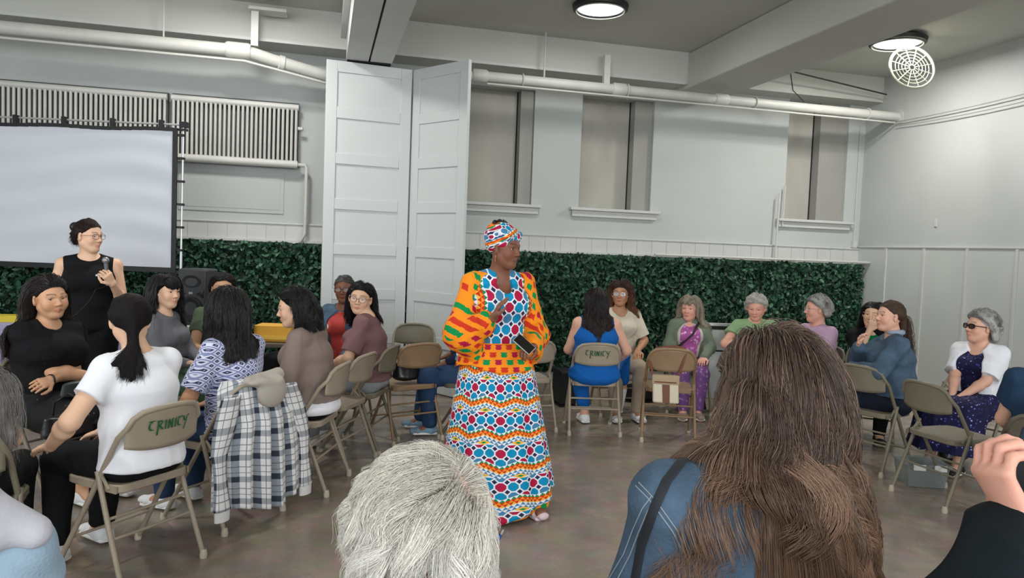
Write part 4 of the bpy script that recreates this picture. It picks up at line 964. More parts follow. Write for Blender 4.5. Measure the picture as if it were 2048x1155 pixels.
# ================================================================== THE STANDING SPEAKER
def speaker_woman():
    x, y, ang = at_depth(994, 700, 4.42)[0], at_depth(994, 700, 4.42)[1], 186
    f = dict(build=1.16, arm=1.15, hscale=1.02, cheek=1.1, bald=1, lip=(112, 58, 56), brow=.6)
    J = pose(sit=False, sc=1.04, hz=.91, lean=2, wr=(.12, .27, .27), pr=(.55, -.3, -.8), hr=(-.30, .30, .9), nr=(-.9, .3, -.1), cr=.25,
             wl=(-.13, .26, .10), pl=(-.5, -.5, -.8), hl=(.75, .55, -.1), nl=(.1, .2, -1), cl=.75, ar=(.09, -.05, .09), al=(-.17, .16, .08), head=(36, -4, 0), headoff=(-.01, .02, -.005))
    J['ftL'] = A(-.35, 1, -.1)
    o = person(x, y, ang, J, f, 'person standing in a bright patterned wrap dress and head wrap, holding a phone', 'brown', h=.0042, look=(6, 0))
    def sl(S):
        S.F[:] = 1; up = J['up']; X = up[:, 0]
        for q, k in ((1, 'R'), (-1, 'L')):
            sh = J['sh' + k]; el = J['el' + k]; wr = J['wr' + k]
            S.cone(J['nb'] + X * q * .06 - up[:, 2] * .03, .055, sh, .056, .03); e2 = el + A(q * .0, 0, -.04) ; S.cone(sh, .062, e2, .092, .05)
            w2 = el + (wr - el) * .80; S.cone(e2, .088, w2, .052, .05); S.cone(el * .5 + w2 * .5 - A(0, 0, .10), .06, w2 - A(0, 0, .045), .045, .05)
            if q == 1: S.cone(e2, .08, J['hip'] + A(.15, .10, .03), .05, .06); S.cone(J['hip'] + A(.15, .10, .02), .05, J['hip'] + A(.12, .13, -.05), .03, .05)
        S.ell(J['nb'] + A(0, .06, -.02), (.085, .09, .12), None, .01, 'sub')
    cloth(J, f, 'dress_sleeves', M_kente_l, o, 'top', extra=sl, hem=-.5, amp=.005, seed=4, h=.006)
    def vn(S): S.ell(J['nb'] + J['up'] @ A(0, .085, -.055), (.046, .075, .150), J['up'], .01, 'sub'); S.ell(J['nb'] + A(0, 0, .06), (.066, .07, .07), None, .01, 'sub')
    cloth(J, f, 'dress_bodice', M_kente_b, o, 'top', sleeve='none', inf=.024, flare=.02, hem=-.02, amp=.004, extra=vn, seed=2, h=.006)
    up = J['up']
    cloth(J, dict(f, bust=0), 'undershirt', fab('blue_undershirt', (70, 84, 150)), o, 'top', sleeve='none', inf=.008, hem=.2, neck=None, h=.006, amp=.001,
          extra=lambda S: (S.ell(J['nb'] + A(0, .09, -.035), (.2, .12, .105), None, .01, 'sub'), S.plane(J['nb'] + A(0, 0, -.05), (0, 0, 1))))
    # waist flounce and skirt as pleated lofts with their own cloth coordinates
    def loft(name, m, z0, z1, r0, r1, nf, amp0, amp1, c0, c1, hem=lambda t: 0, uvk=1.0, parts=220, rows=60, uo=0):
        P = []; U = []
        for j in range(rows + 1):
            t = j / rows; row = []; ur = []; rx = r0[0] + (r1[0] - r0[0]) * t; ry = r0[1] + (r1[1] - r0[1]) * t; am = amp0 + (amp1 - amp0) * t
            for i in range(parts + 1):
                th = 2 * pi * i / parts; fo = am * (sin(nf * th + 1.1 * sin(2 * th)) * .6 + .4 * sin((nf + 4) * th + 2 + t) + .35 * sin(3 * th + 1 + 1.5 * t)); zz = z0 + (z1 + hem(th) - z0) * t
                row.append((c0[0] + (c1[0] - c0[0]) * t + (rx + fo) * cos(th), c0[1] + (c1[1] - c0[1]) * t + (ry + fo) * sin(th), zz)); ur.append((th * (r0[0] * .35 + .65 * r1[0]) * uvk + uo, (z0 - zz) * 1.05))
            P.append(row); U.append(ur)
        return MB().grid(P, uv=U).build(name, m, o, solid=.003, angle=180)
    hx, hy = J['hip'][0], J['hip'][1]
    hem = lambda th: .075 * cos(th - RAD(200)) - .035 * max(0, cos(th - RAD(60)))
    loft('dress_skirt', M_kente_s, .985, .085, (.200, .165), (.365, .285), 9, .004, .020, (hx, hy + .01), (hx - .01, hy + .06), hem)
    loft('dress_flounce', M_kente_r, 1.01, .86, (.205, .168), (.250, .205), 7, .004, .014, (hx, hy + .01), (hx, hy + .02), lambda th: .02 * sin(3 * th), rows=14)
    loft('dress_hem_band', M_kente_r, .135, .050, (.338, .270), (.345, .275), 9, .019, .018, (hx - .01, hy + .055), (hx - .012, hy + .058), lambda th: .5 * hem(th) - .0, rows=8)
    for k in 'RL': shoe(J, k, f, mat('pale_pink_shoe', rgb(222, 200, 204), .6), o, sole=mat('pink_sole', rgb(236, 220, 222), .6))
    # head wrap
    R, c, s = J['HR'], J['hc'], J['hs'] * 1.02
    S = Sdf(c - .16, c + .19, .0045)
    S.ell(c + R @ A(0, -.026, .042) * s, A(.089, .103, .090) * s, R, .01); S.cone(c + R @ A(-.05, .03, .075) * s, .040, c + R @ A(.05, .03, .075) * s, .040, .03); S.ell(c + R @ A(0, -.045, .085) * s, A(.078, .085, .066), R, .03)
    S.plane(c + R @ (A(0, .070, .048) * s), R @ nrm(A(0, .74, -.67)))
    P, F = S.mesh(); q = (P - c) @ R; P = P + vnormals(P, F) * (.0035 * np.sin(q[:, 0] * 55 + q[:, 2] * 90 + q[:, 1] * 60))[:, None]
    np_mesh('head_wrap', P, F, M_kente_w, o)
    r = np.random.default_rng(3); hb = MB(); S = Sdf(c - .1, c + .25, .006)
    for k in range(46):
        a = r.uniform(0, 6.28); rr = r.uniform(0, .048); S.ell(c + R @ (A(rr * cos(a), -.050 + rr * sin(a), .150 + r.uniform(-.01, .012) - rr * .3) * s), r.uniform(.009, .014), None, .003)
    P, F = S.mesh(); np_mesh('hair_bun', P, F, M_hair, o, np.tile(np.array(rgb(24, 20, 20)[:3]), (len(P), 1)))
    for q in (1, -1): MB().tube([c + R @ A(q * .082, -.004, -.04 - .0 - t) for t in np.linspace(0, .045, 6)], [.003, .002, .006, .002, .005, .001], 8).build('earring', M_gold, o)
    return o, J, (x, y, ang)
SPK, JS, PS = speaker_woman()
def toworld(p, x, y, ang):
    a = RAD(ang); return A(x + p[0] * cos(a) - p[1] * sin(a), y + p[0] * sin(a) + p[1] * cos(a), p[2])
def phone(c, R, label, sz=(.036, .075, .005), case=None):
    o = empty('phone', tuple(c)); o.rotation_euler = Matrix(R.tolist()).to_euler(); tag(o, label, 'phone')
    MB().box((-sz[0], -sz[1], -sz[2]), (sz[0], sz[1], sz[2])).build('phone_body', case or mat('phone_case', rgb(200, 196, 190), .4), o, smooth=False, bevel=.004)
    MB().box((-sz[0] + .003, -sz[1] + .003, sz[2]), (sz[0] - .003, sz[1] - .003, sz[2] + .0008)).build('phone_screen', mat('phone_glass', rgb(14, 14, 16), .08, spec=.7), o, smooth=False)
    return o
def basis(z, y):
    z = nrm(z); y = np.array(y, float); y = nrm(y - z * z.dot(y)); return np.stack([np.cross(y, z), y, z], 1)
cw = toworld(JS['wrL'] + A(.075, .055, .025), *PS)
phone(cw, basis(A(-.1, -.9, .45), A(-.55, 0, .6)), 'black smartphone held low in the hand of the standing speaker', sz=(.030, .062, .005))

# ================================================================== SEATED PEOPLE
def quick(k, J, f, label, skin, hc=BLK, h=.0065, back=.05, dx=0, ang=None, **kw):
    x, y, a = sitat(k, back, dx); return person(x, y, a if ang is None else ang, J, f, label, skin, hc, h, **kw), (x, y, a if ang is None else ang)

# E  white tee, low dark ponytail, seen from behind
f = dict(build=1.10, arm=1.1); J = pose(lean=6, head=(-30, -6, 0), headoff=(.0, .01, 0), wr=(.02, .30, .10), wl=(-.30, .20, .10), pl=(-1, -.5, -.7), hl=(.3, .8, -.1), shw=.158)
J['anL'] = A(-.16, .36, .1); 
o, _ = quick('E', J, f, 'person in a white tee with a low black ponytail, seen from behind', 'light', h=.0055)
cloth(J, f, 'white_tee', M_whitef, o, 'top', sleeve='short', inf=.016, hem=-.035, amp=.0045, seed=5); cloth(J, f, 'trousers', M_blackf, o, 'pants', inf=.012); shoes(J, f, o, M_shoew)
hair(J, f, dict(len=.33, lv=(.7, 1.05), col=BLK, n=5000, tie=(0, -.112, -.050), back=1, out=.3, steps=20, clump=.3, thick=.010, r=.0011, jit=.06, rise=.05, massr=.007, shrink=.006), o)
MB().tube([J['hc'] + J['HR'] @ A(.02 * cos(a), -.115, -.052 + .02 * sin(a)) for a in np.linspace(0, 6.28, 13)[:-1]], .006, 6, closed=True).build('hair_tie', M_blackf, o)
# C  black tee, crossed arms
f = dict(build=1.22, arm=1.15, cheek=1.35, fw=1.1, hscale=1.03); J = pose(head=(-10, -2, 4), wr=(-.13, .24, .155), wl=(.13, .20, .175), hr=(-1, .2, 0), hl=(1, .25, -.1), nr=(0, -.6, -.6), nl=(0, -.6, -.6), pr=(1, -.1, -.9), pl=(-1, -.1, -.9), cr=.3, cl=.3)
J['anR'] = A(.10, .40, .1)
o, _ = quick('C', J, f, 'person in a black tee with long dark hair, arms crossed, smiling toward the right', 'olive', h=.005, look=(-18, 0))
cloth(J, f, 'black_tee', M_blackf, o, 'top', sleeve='short', inf=.018, hem=-.03, neck=(.075, .08), seed=8); cloth(J, f, 'floral_skirt', M_blkflor, o, 'skirt', inf=.02, low=.35); shoes(J, f, o, M_shoew)
hair(J, f, dict(len=.44, col=(26, 21, 20), tip=(40, 30, 28), n=3400, part=.02, tuck=1, out=.6, back=.6, curl=.008, wfreq=3, thick=.022, r=.0014, steps=20, massr=.008), o)
MB().tube([J['wrL'] + .029 * A(0, cos(a), sin(a)) for a in np.linspace(0, 6.28, 17)[:-1]], .006, 6, closed=True).build('wristwatch', M_black, o)
# B  long ash hair, chair at the left edge
f = dict(build=1.0); J = pose(head=(-10, -8, 0), wr=(.02, .22, .10), wl=(-.05, .24, .10)); bx = at_depth(-52, 700, 2.95)
o = person(bx[0], bx[1], 6, J, f, 'person with very long ash brown hair at the left edge, back to the room', 'light', h=.008, eye=False)
o.location = (CH['B'][0] - .01, CH['B'][1] - .05, 0)
cloth(J, f, 'black_top', M_blackf, o, 'top', sleeve='short', hem=-.03); cloth(J, f, 'black_trousers', M_blackf, o, 'pants')
hair(J, f, dict(len=.60, col=(52, 48, 46), tip=(138, 134, 130), n=2600, part=0, out=.7, back=.5, curl=.004, thick=.02, r=.0013, steps=22, massr=.008), o)
# D  standing with microphone
dx_, dy_ = at_depth(178, 500, 5.35)[:2]
f = dict(build=1.02, arm=.98); J = pose(sit=False, sc=1.0, hz=.905, head=(54, -3, 0), wl=(-.17, .20, .30), pl=(-.25, -.4, -1), hl=(.35, .5, .75), nl=(.6, -.7, .2), cl=.8, wr=(.25, .02, -.06), shw=.168)
D_ = (dx_, dy_, 168 + 20)
o = person(*D_, J, f, 'person standing in a sleeveless black dress before the screen, holding a corded microphone', 'light', h=.005, look=(0, 0))
cloth(J, f, 'black_jumpsuit_top', M_blackf, o, 'top', sleeve='none', inf=.016, hem=-.06, neck=(.07, .088), amp=.003); cloth(J, f, 'black_jumpsuit_legs', M_blackf, o, 'pants', inf=.03, flare=.03); shoes(J, f, o)
hair(J, f, dict(len=.14, col=(38, 26, 22), n=2200, tie=(0, -.115, .045), out=.2, back=1, thick=.006, steps=12, r=.0012, massr=.006, rise=.02, jit=.15), o)
S = Sdf(J['hc'] - .18, J['hc'] + .18, .006).ell(J['hc'] + J['HR'] @ A(0, -.125, .055), (.036, .03, .036), None, .01); P, F = S.mesh(); np_mesh('hair_bun', P, F, M_hair, o, np.tile(np.array(rgb(30, 22, 20)[:3]), (len(P), 1)))
glasses(J, f, o, M_redf); MB().box((-.115, .131, J['nb'][2] - .135), (-.06, .137, J['nb'][2] - .115)).build('name_tag', mat('paper', rgb(235, 235, 235), .7), o, smooth=False)
mw = toworld(J['wrL'], *D_); hd = toworld(J['hdL'][0], 0, 0, D_[2]); mc = mw + hd * .07 + toworld(A(.010, -.025, .02), 0, 0, D_[2])
mic = empty('microphone', tuple(mc)); tag(mic, 'silver corded microphone in the hand of the woman before the screen', 'microphone'); dmic = nrm(A(-.05, -.1, 1))
MB().tube([A(0, 0, 0) - dmic * .09, dmic * .07], [.011, .015], 12).build('mic_handle', mat('mic_grey', rgb(120, 122, 126), .35, metal=.5), mic)
MB().ball(dmic * .09, .024, 10).build('mic_grille', mat('mic_mesh', rgb(150, 152, 156), .4, metal=.6), mic)
pc = [A(0, 0, 0) - dmic * .09]
for t in np.linspace(.05, 1, 16): pc.append(A(-.05 - .46 * t ** 1.5, -.06 + .02 * t, -.09 - .55 * t + .18 * t * t))
MB().tube(pc, .0035, 6).build('mic_cable', M_black, mic)
# F  straight bangs
f = dict(build=.95); J = pose(head=(-18, -2, 0), wr=(.03, .26, .12), wl=(-.06, .27, .12))
o, _ = quick('F', J, f, 'person with long straight black hair and bangs, grey top, looking right', 'light', look=(0, 0))
cloth(J, f, 'grey_top', fab('grey_ribbed', (110, 110, 116)), o, 'top', sleeve='long', inf=.014, neck=(.07, .08)); cloth(J, f, 'green_trousers', fab('green_trousers', (70, 92, 72)), o, 'pants'); shoes(J, f, o)
hair(J, f, dict(len=.46, col=(24, 22, 24), n=2600, part=0, out=.7, back=.15, fringe=.060, thick=.018, r=.0015, steps=20, clump=.2, massr=.008), o)
# G  olive tee beside the loudspeaker
f = dict(build=1.0); J = pose(head=(-6, -4, 0), wr=(.08, .26, .1))
o, _ = quick('G', J, f, 'person in an olive tee half hidden behind the dotted blouse, next to the loudspeaker', 'olive', h=.007)
cloth(J, f, 'olive_tee', fab('olive_tee', (84, 96, 76)), o, 'top', sleeve='short', neck=(.06, .07)); cloth(J, f, 'trousers', M_blackf, o, 'pants'); shoes(J, f, o)
hair(J, f, dict(len=.07, col=BLK, n=1500, steps=7, out=.4, back=.8, taper=.4, thick=.012, r=.0015), o)
# H  patterned blouse, seen from behind
f = dict(build=.98); J = pose(lean=4, head=(-34, -10, 0), wr=(.07, .27, .09), wl=(-.24, .2, .02))
o, _ = quick('H', J, f, 'person in a blue and white geometric print blouse, shoulder length black hair, seen from behind', 'tan', h=.006)
cloth(J, f, 'print_blouse', M_dots, o, 'top', sleeve='half', inf=.02, hem=-.06, amp=.004); cloth(J, f, 'jeans', M_jeans, o, 'pants'); shoes(J, f, o, M_shoew)
hair(J, f, dict(len=.34, col=(28, 25, 26), n=4600, part=.02, out=.5, back=.7, thick=.018, gather=.2, r=.0013, steps=18, clump=.5, clumps=40, curl=.003, massr=.008), o)
# I  taupe cardigan, black bob, profile to the left
f = dict(build=1.05, arm=1.15); J = pose(lean=10, head=(20, -10, 0), headoff=(-.01, .03, -.02), wr=(.14, .22, .08), wl=(-.1, .26, .10))
o, _ = quick('I', J, f, 'person in a taupe cardigan with a black bob, in profile facing left', 'light', h=.005)
cloth(J, f, 'taupe_cardigan', fab('taupe_knit', (134, 118, 110)), o, 'top', sleeve='long', inf=.020, hem=.03, neck=(.08, .07), amp=.005, seed=3, flare=.015); cloth(J, dict(f, bust=0), 'white_shirt', M_whitef, o, 'top', sleeve='none', inf=.004, hem=-.05, neck=(.07, .09), flare=.016, amp=.002)
cloth(J, f, 'black_trousers', M_blackf, o, 'pants'); shoes(J, f, o, M_shoew)
hair(J, f, dict(len=.21, col=(26, 24, 26), n=4600, edge=.06, tuck=1, part=.03, out=.45, back=.8, thick=.022, r=.0013, steps=15, curl=.003, massr=.009), o)
MB().tube([J['nb'] + A(.06, .03, .03), J['nb'] + A(.085, -.06, -.02), J['nb'] + A(.11, -.125, -.15), J['nb'] + A(.155, -.12, -.30)], .005, 6, flat=1).build('bag_strap', M_blackf, o)
# J  older woman, denim jacket, red shirt
f = dict(build=1.08, hscale=1.0); J = pose(head=(12, -3, 0), wr=(.04, .28, .09), wl=(-.12, .26, .09))
o, _ = quick('J', J, f, 'older person with cropped grey hair and dark glasses, denim jacket over a red shirt', 'brown', hc=(70, 66, 64), h=.006)
cloth(J, f, 'red_shirt', pattern_mat('red_print', P_floral((176, 62, 56), (190, 80, 70), (226, 214, 206), 9, th=.22)), o, 'top', sleeve='short', inf=.012, neck=(.09, .08)); cloth(J, f, 'denim_jacket', M_denim, o, 'top', sleeve='full', inf=.026, hem=.0, open_=.085, neck=(.08, .08))
cloth(J, f, 'red_trousers', fab('dark_trousers', (52, 44, 50)), o, 'pants'); shoes(J, f, o)
hair(J, f, dict(len=.022, col=(84, 80, 78), n=2500, steps=4, out=.4, back=.6, thick=.004, r=.0012, mass=False), o, grey=True); glasses(J, f, o, M_redf, tk=.0022)
# K  mauve tee, looking back over the shoulder at the camera
f = dict(build=1.02, cheek=1.15, fw=1.03); J = pose(twist=4, lean=6, head=(94, -2, -6), headoff=(.0, .01, -.015), wr=(.12, .22, .08), wl=(-.16, .28, .12), shrug=.01)
o, _ = quick('K', J, f, 'person in a mauve tee with glasses, looking back over the shoulder and smiling', 'light', h=.0048, dx=-.0)
cloth(J, f, 'mauve_tee', fab('mauve_tee', (128, 96, 98)), o, 'top', sleeve='half', inf=.02, hem=.0, neck=(.05, .07), amp=.006); cloth(J, f, 'grey_trousers', fab('grey_trousers', (150, 156, 160)), o, 'pants'); shoes(J, f, o, M_shoew)
hair(J, f, dict(len=.27, col=(22, 20, 22), n=3400, part=-.01, tuck=1, out=.75, back=.3, thick=.014, r=.0013, steps=16, clump=.3, massr=.007), o); glasses(J, f, o, M_redf, rx=.025, rz=.022, sq=2.1)
# M  jeans and hand showing left of the dress
f = dict(build=1.0); J = pose(wr=(.1, .26, .1), head=(0, 0, 0), ar=(.12, .44, .09), al=(-.1, .36, .09))
o, _ = quick('dk', J, f, 'person in navy top and jeans mostly hidden behind the standing speaker', 'brown', h=.008, back=.05)
cloth(J, f, 'navy_top', fab('navy_top', (38, 44, 62)), o, 'top', sleeve='long', neck=(.06, .07)); cloth(J, f, 'jeans', M_jeans, o, 'pants', inf=.02); shoes(J, f, o, mat('blue_trainer', rgb(120, 150, 172), .6))
hair(J, f, dict(len=.12, col=BLK, n=1200, steps=8, thick=.01, r=.0016), o)
# O  blue dress, seen from behind, legs crossed
f = dict(build=1.15, arm=1.1); J = pose(lean=-2, head=(6, -14, 0), headoff=(-.01, .02, -.03), wr=(.20, .20, .06), wl=(-.1, .25, .1), hz=.525, ar=(.36, .50, .30), kr=(.6, .8, 1), al=(-.02, .30, .085))
o, _ = quick('O', J, f, 'person in a sleeveless royal blue dress with long black hair, seen from behind', 'fair', h=.006)
M_rblue = fab('royal_blue', (24, 96, 176)); cloth(J, f, 'blue_top', M_rblue, o, 'top', sleeve='none', inf=.016, hem=-.10, amp=.003, flare=.01); cloth(J, f, 'blue_trousers', M_rblue, o, 'pants', inf=.014, low=.75); shoe(J, 'L', f, M_shoew, o, sole=M_sole); shoe(J, 'R', f, M_shoew, o, fd=A(.9, .35, -.15), sole=M_sole)
hair(J, f, dict(len=.42, lv=(.75, 1.0), col=(26, 20, 20), tip=(44, 32, 30), n=3400, part=-.01, out=.4, back=.7, thick=.012, gather=.45, r=.0015, steps=20, clump=.5, massr=.008), o)
# P  curly hair, cream top, glasses
f = dict(build=1.0); J = pose(head=(-22, 2, 0), wr=(.12, .22, .12), wl=(-.14, .22, .10))
o, _ = quick('P', J, f, 'person with loose dark curly hair and shiny glasses in a cream top, facing forward', 'tan', hc=(46, 30, 26), dx=0)
cloth(J, f, 'cream_top', fab('cream_top', (205, 196, 178)), o, 'top', sleeve='half', inf=.022, neck=(.12, .08)); cloth(J, f, 'beige_trousers', fab('beige_trousers', (164, 150, 130)), o, 'pants'); shoes(J, f, o, M_shoew)
hair(J, f, dict(len=.34, col=(48, 32, 28), tip=(110, 74, 54), n=2600, part=.01, out=.9, back=.2, curl=.014, wfreq=5, thick=.03, r=.0016, steps=20, massr=.010, lift=.2), o); glasses(J, f, o, M_silver, lens=mat('bright_lens', rgb(220, 225, 230), .1, spec=.8, alpha=.45))
# Q  long grey blonde hair, sage jacket, pink floral
f = dict(build=1.0, hscale=1.05); J = pose(hz=.49, sc=.86, head=(-26, -2, 0), wr=(.1, .24, .08), wl=(-.12, .24, .08), ar=(.08, .44, .08), al=(-.06, .40, .08))
o, _ = quick('Q', J, f, 'person with long grey blonde hair, sage jacket and pink floral top, looking left', 'pink', hc=(150, 140, 124))
cloth(J, f, 'floral_top', M_pinkflor, o, 'top', sleeve='short', inf=.012, neck=(.09, .08)); cloth(J, f, 'jacket_lining', fab('cream_lining', (196, 192, 182)), o, 'top', sleeve='none', inf=.020, open_=.10); cloth(J, f, 'sage_jacket', fab('sage_jacket', (112, 124, 108)), o, 'top', sleeve='full', inf=.030, open_=.13, hem=-.02)
cloth(J, f, 'purple_trousers', M_purpflor, o, 'pants'); shoes(J, f, o, mat('tan_sandal', rgb(150, 136, 120), .6))
hair(J, f, dict(len=.30, col=(138, 130, 116), tip=(176, 162, 140), n=2400, part=0, out=.8, back=.1, fringe=.05, thick=.018, r=.0015, steps=16, massr=.008), o, grey=True)
MB().tube([J['nb'] + A(-.09, .06, .0), J['sp2'] + A(-.02, .165, .02), J['sp1'] + A(.12, .14, .02)], .016, 8, flat=.3).build('bag_strap', mat('dark_strap', rgb(52, 36, 44), .7), o)
# R  light green tee, looking at a phone
f = dict(build=1.2, arm=1.15, cheek=1.1, fw=1.05, bust=0); J = pose(sc=.95, hz=.50, head=(-16, -16, 0), headoff=(0, .02, -.01), wr=(.10, .26, .24), wl=(-.02, .28, .22), pr=(1, -.1, -.5), pl=(-1, -.1, -.5), hr=(-.5, .5, .7), hl=(.4, .5, .7), nr=(-.3, -.9, .3), nl=(.3, -.9, .3), cr=.7, cl=.6)
o, pr_ = quick('R', J, f, 'person with short grey hair in a light green tee, looking down at a phone', 'pink', hc=(150, 148, 144), h=.006)
cloth(J, f, 'green_tee', fab('pale_green_tee', (136, 166, 124)), o, 'top', sleeve='short', inf=.02, neck=(.06, .075)); cloth(J, f, 'trousers', M_blackf, o, 'pants'); shoes(J, f, o)
hair(J, f, dict(len=.055, col=(168, 164, 158), tip=(196, 192, 184), n=2600, steps=7, out=.5, back=.5, rise=.4, taper=.5, thick=.02, r=.0016, curl=.004, massr=.008, mass=True), o, grey=True)
phone(toworld((J['wrR'] + J['wrL']) / 2 + A(.03, .055, .085), *pr_), basis(toworld(A(0, -.9, .3), 0, 0, pr_[2]), A(0, 0, 1)), 'black smartphone held up by the person in the light green tee', case=M_black)
# S  lilac tee, profile to the left
f = dict(build=1.1, cheek=1.1, bust=0); J = pose(hz=.515, sc=.98, head=(-22, -2, 0), wr=(.1, .24, .1))
o, _ = quick('S', J, f, 'person with short grey hair and wire glasses in a lilac tee, in profile facing left', 'pink', hc=(120, 118, 116), h=.006)
cloth(J, f, 'lilac_tee', fab('lilac_tee', (192, 160, 186)), o, 'top', sleeve='short', inf=.018, neck=(.05, .07)); cloth(J, f, 'trousers', M_blackf, o, 'pants'); shoes(J, f, o)
hair(J, f, dict(len=.06, col=(126, 124, 122), tip=(176, 174, 168), n=2600, steps=7, out=.3, back=.6, rise=.45, taper=.45, thick=.022, r=.0015, massr=.008), o, grey=True); glasses(J, f, o, M_silver, tk=.0009)
# U  dark hair, hand over the mouth
f = dict(build=.95); J = pose(sc=.93, hz=.50, head=(-14, 0, -8), wr=(.02, .17, .46), pr=(.3, .3, -1), hr=(-.3, .1, .9), nr=(0, -1, .2), cr=.35, wl=(-.05, .25, .1))
o, _ = quick('U', J, f, 'person with long dark hair covering the mouth with a hand, green top under black jacket', 'light', h=.006)
cloth(J, f, 'green_top', fab('bright_green_top', (0, 110, 66)), o, 'top', sleeve='short', inf=.012, neck=(.08, .08)); cloth(J, f, 'black_jacket', M_blackf, o, 'top', sleeve='long', inf=.024, open_=.08); cloth(J, f, 'trousers', M_blackf, o, 'pants'); shoes(J, f, o)
hair(J, f, dict(len=.40, col=(26, 22, 22), n=2400, part=.01, out=.75, back=.25, thick=.014, r=.0015, massr=.008), o)
# V  denim jacket, ponytail, chin on hand
V_ = (4.25, 4.72, 62)
f = dict(build=1.12, arm=1.1, cheek=1.15); J = pose(lean=4, head=(18, 3, 0), wr=(-.02, .24, .40), pr=(.2, 1, -.7), hr=(-.25, -.1, 1), nr=(-.7, -.8, .2), cr=.6, wl=(-.10, .32, .25), pl=(-1, -.1, -.6), hl=(.1, 1, -.2), cl=.4, ar=(.36, .30, .09), al=(.16, .36, .09), kr=(1, .5, 1), kl=(.5, .8, 1))
o = person(*V_, J, f, 'person in a blue denim jacket with a braided ponytail, chin resting on one hand', 'fair', (84, 62, 50), .005)
cloth(J, f, 'denim_jacket', M_denim, o, 'top', sleeve='full', inf=.026, hem=.03, neck=(.07, .075), amp=.006, cuffr=.006)
S = Sdf(J['nb'] - .15, J['nb'] + .15, .006).ell(J['nb'] + A(0, .0, .035), (.078, .078, .035), None, .01); S.ell(J['nb'] + A(0, .02, .06), (.058, .07, .06), None, .01, 'sub'); P, F = S.mesh(); np_mesh('shirt_collar', P, F, fab('pale_check', (150, 160, 178)), o)
cu = J['elR'] + (J['wrR'] - J['elR']) * .80; MB().tube([cu, J['elR'] + (J['wrR'] - J['elR']) * .93], [.040, .040], 16).build('shirt_cuff', MATS['pale_check'], o)
cloth(J, f, 'navy_jeans', fab('navy_jeans', (32, 38, 52)), o, 'pants', inf=.02); shoes(J, f, o, mat('brown_shoe', rgb(60, 50, 44), .6))
hair(J, f, dict(len=.42, col=(84, 66, 54), tip=(60, 44, 38), n=2800, tie=(0, -.118, .02), back=1, out=.2, steps=20, thick=.008, r=.0013, jit=.08, rise=.03, curl=.006, wfreq=6, massr=.006), o)
# W  older woman, white shirt, navy floral dress
f = dict(build=1.0, hscale=1.06); J = pose(sc=.94, hz=.50, head=(-28, 4, 0), wr=(.03, .30, .06), wl=(-.03, .29, .07), hr=(-.6, .7, -.3), hl=(.6, .7, -.3))
o, _ = quick('W', J, f, 'older person with curly grey hair, dark glasses, white shirt over navy floral dress', 'fair', hc=(120, 116, 114), h=.0055)
cloth(J, f, 'floral_bodice', M_navyflor, o, 'top', sleeve='none', inf=.012, neck=(.12, .075)); cloth(J, f, 'floral_skirt', M_navyflor, o, 'skirt', inf=.025, low=.8, flare=.06, amp=.010); cloth(J, f, 'white_shirt', M_whitef, o, 'top', sleeve='half', inf=.026, open_=.095, neck=(.09, .08), hem=-.06)
shoes(J, f, o); glasses(J, f, o, M_black, tk=.0035, rx=.026, rz=.016, lens=mat('dark_lens', rgb(20, 18, 18), .1, alpha=.75))
hair(J, f, dict(len=.10, col=(140, 138, 136), tip=(196, 194, 192), n=2600, steps=10, out=.6, back=.5, rise=.4, thick=.026, r=.0014, curl=.010, wfreq=3, massr=.009), o, grey=True)
# X  navy tee at the right edge
x_ = A(*CH['X'][:2]) + A(-.02, -.05) ;f = dict(build=1.1, arm=1.1); J = pose(head=(20, 0, 0), wr=(.0, .28, .12))
o = person(x_[0], x_[1], -42, J, f, 'person in a navy tee cut by the right edge, above the raised hand', 'fair', h=.008, eye=False)
cloth(J, f, 'navy_tee', fab('navy_tee', (36, 58, 82)), o, 'top', sleeve='short', inf=.02); cloth(J, f, 'trousers', M_blackf, o, 'pants'); shoes(J, f, o)
hair(J, f, dict(len=.2, col=BLK, n=1500), o); CH['X2'] = (x_[0], x_[1])

# ---- foreground backs
# T  long wavy brown hair, denim jacket
t_ = at_depth(1556, 900, 1.34); TT = (t_[0], t_[1], 14)
f = dict(build=1.08, arm=1.1, cpad=.034); J = pose(lean=10, hz=.56, sc=1.06, head=(6, -8, -4), headoff=(.103, .01, 0), shw=.195, shrug=.058, wr=(.1, .3, .05), wl=(-.06, .32, .2))
d = np.array([0, 0, 1.388 - (J['hc'][2] + .115)]); 
for k_, v_ in J.items():
    if isinstance(v_, np.ndarray) and v_.shape == (3,) and k_[:2] in ('hi', 'sp', 'nb', 'hc', 'sh', 'el', 'wr', 'hp'): J[k_] = v_ + d
o = person(*TT, J, f, 'person with long wavy brown hair, denim jacket, back to the camera in right foreground', 'fair', (60, 46, 38), .006, eye=False)
cloth(J, f, 'denim_jacket', M_denim, o, 'top', sleeve='full', inf=.020, hem=-.05, amp=.0065, h=.006, fsc=.6); cloth(J, f, 'trousers', M_blackf, o, 'pants', h=.01)
hair(J, f, dict(len=.62, lv=(.70, 1.0), col=(74, 60, 54), tip=(166, 130, 104), n=24000, part=.0, out=.5, back=.6, curl=.023, wfreq=3.0, thick=.022, r=.00065, steps=36, clump=.66, clumps=110, cvar=.34, frizz=.0012, grav=.28, massr=.006, massn=320, mfrac=.72, jit=.02, shrink=.020, streak=((156, 126, 102), .08), gather=.12, axis=(.02, -.1, 0)), o)
TL, TJ = TT, J
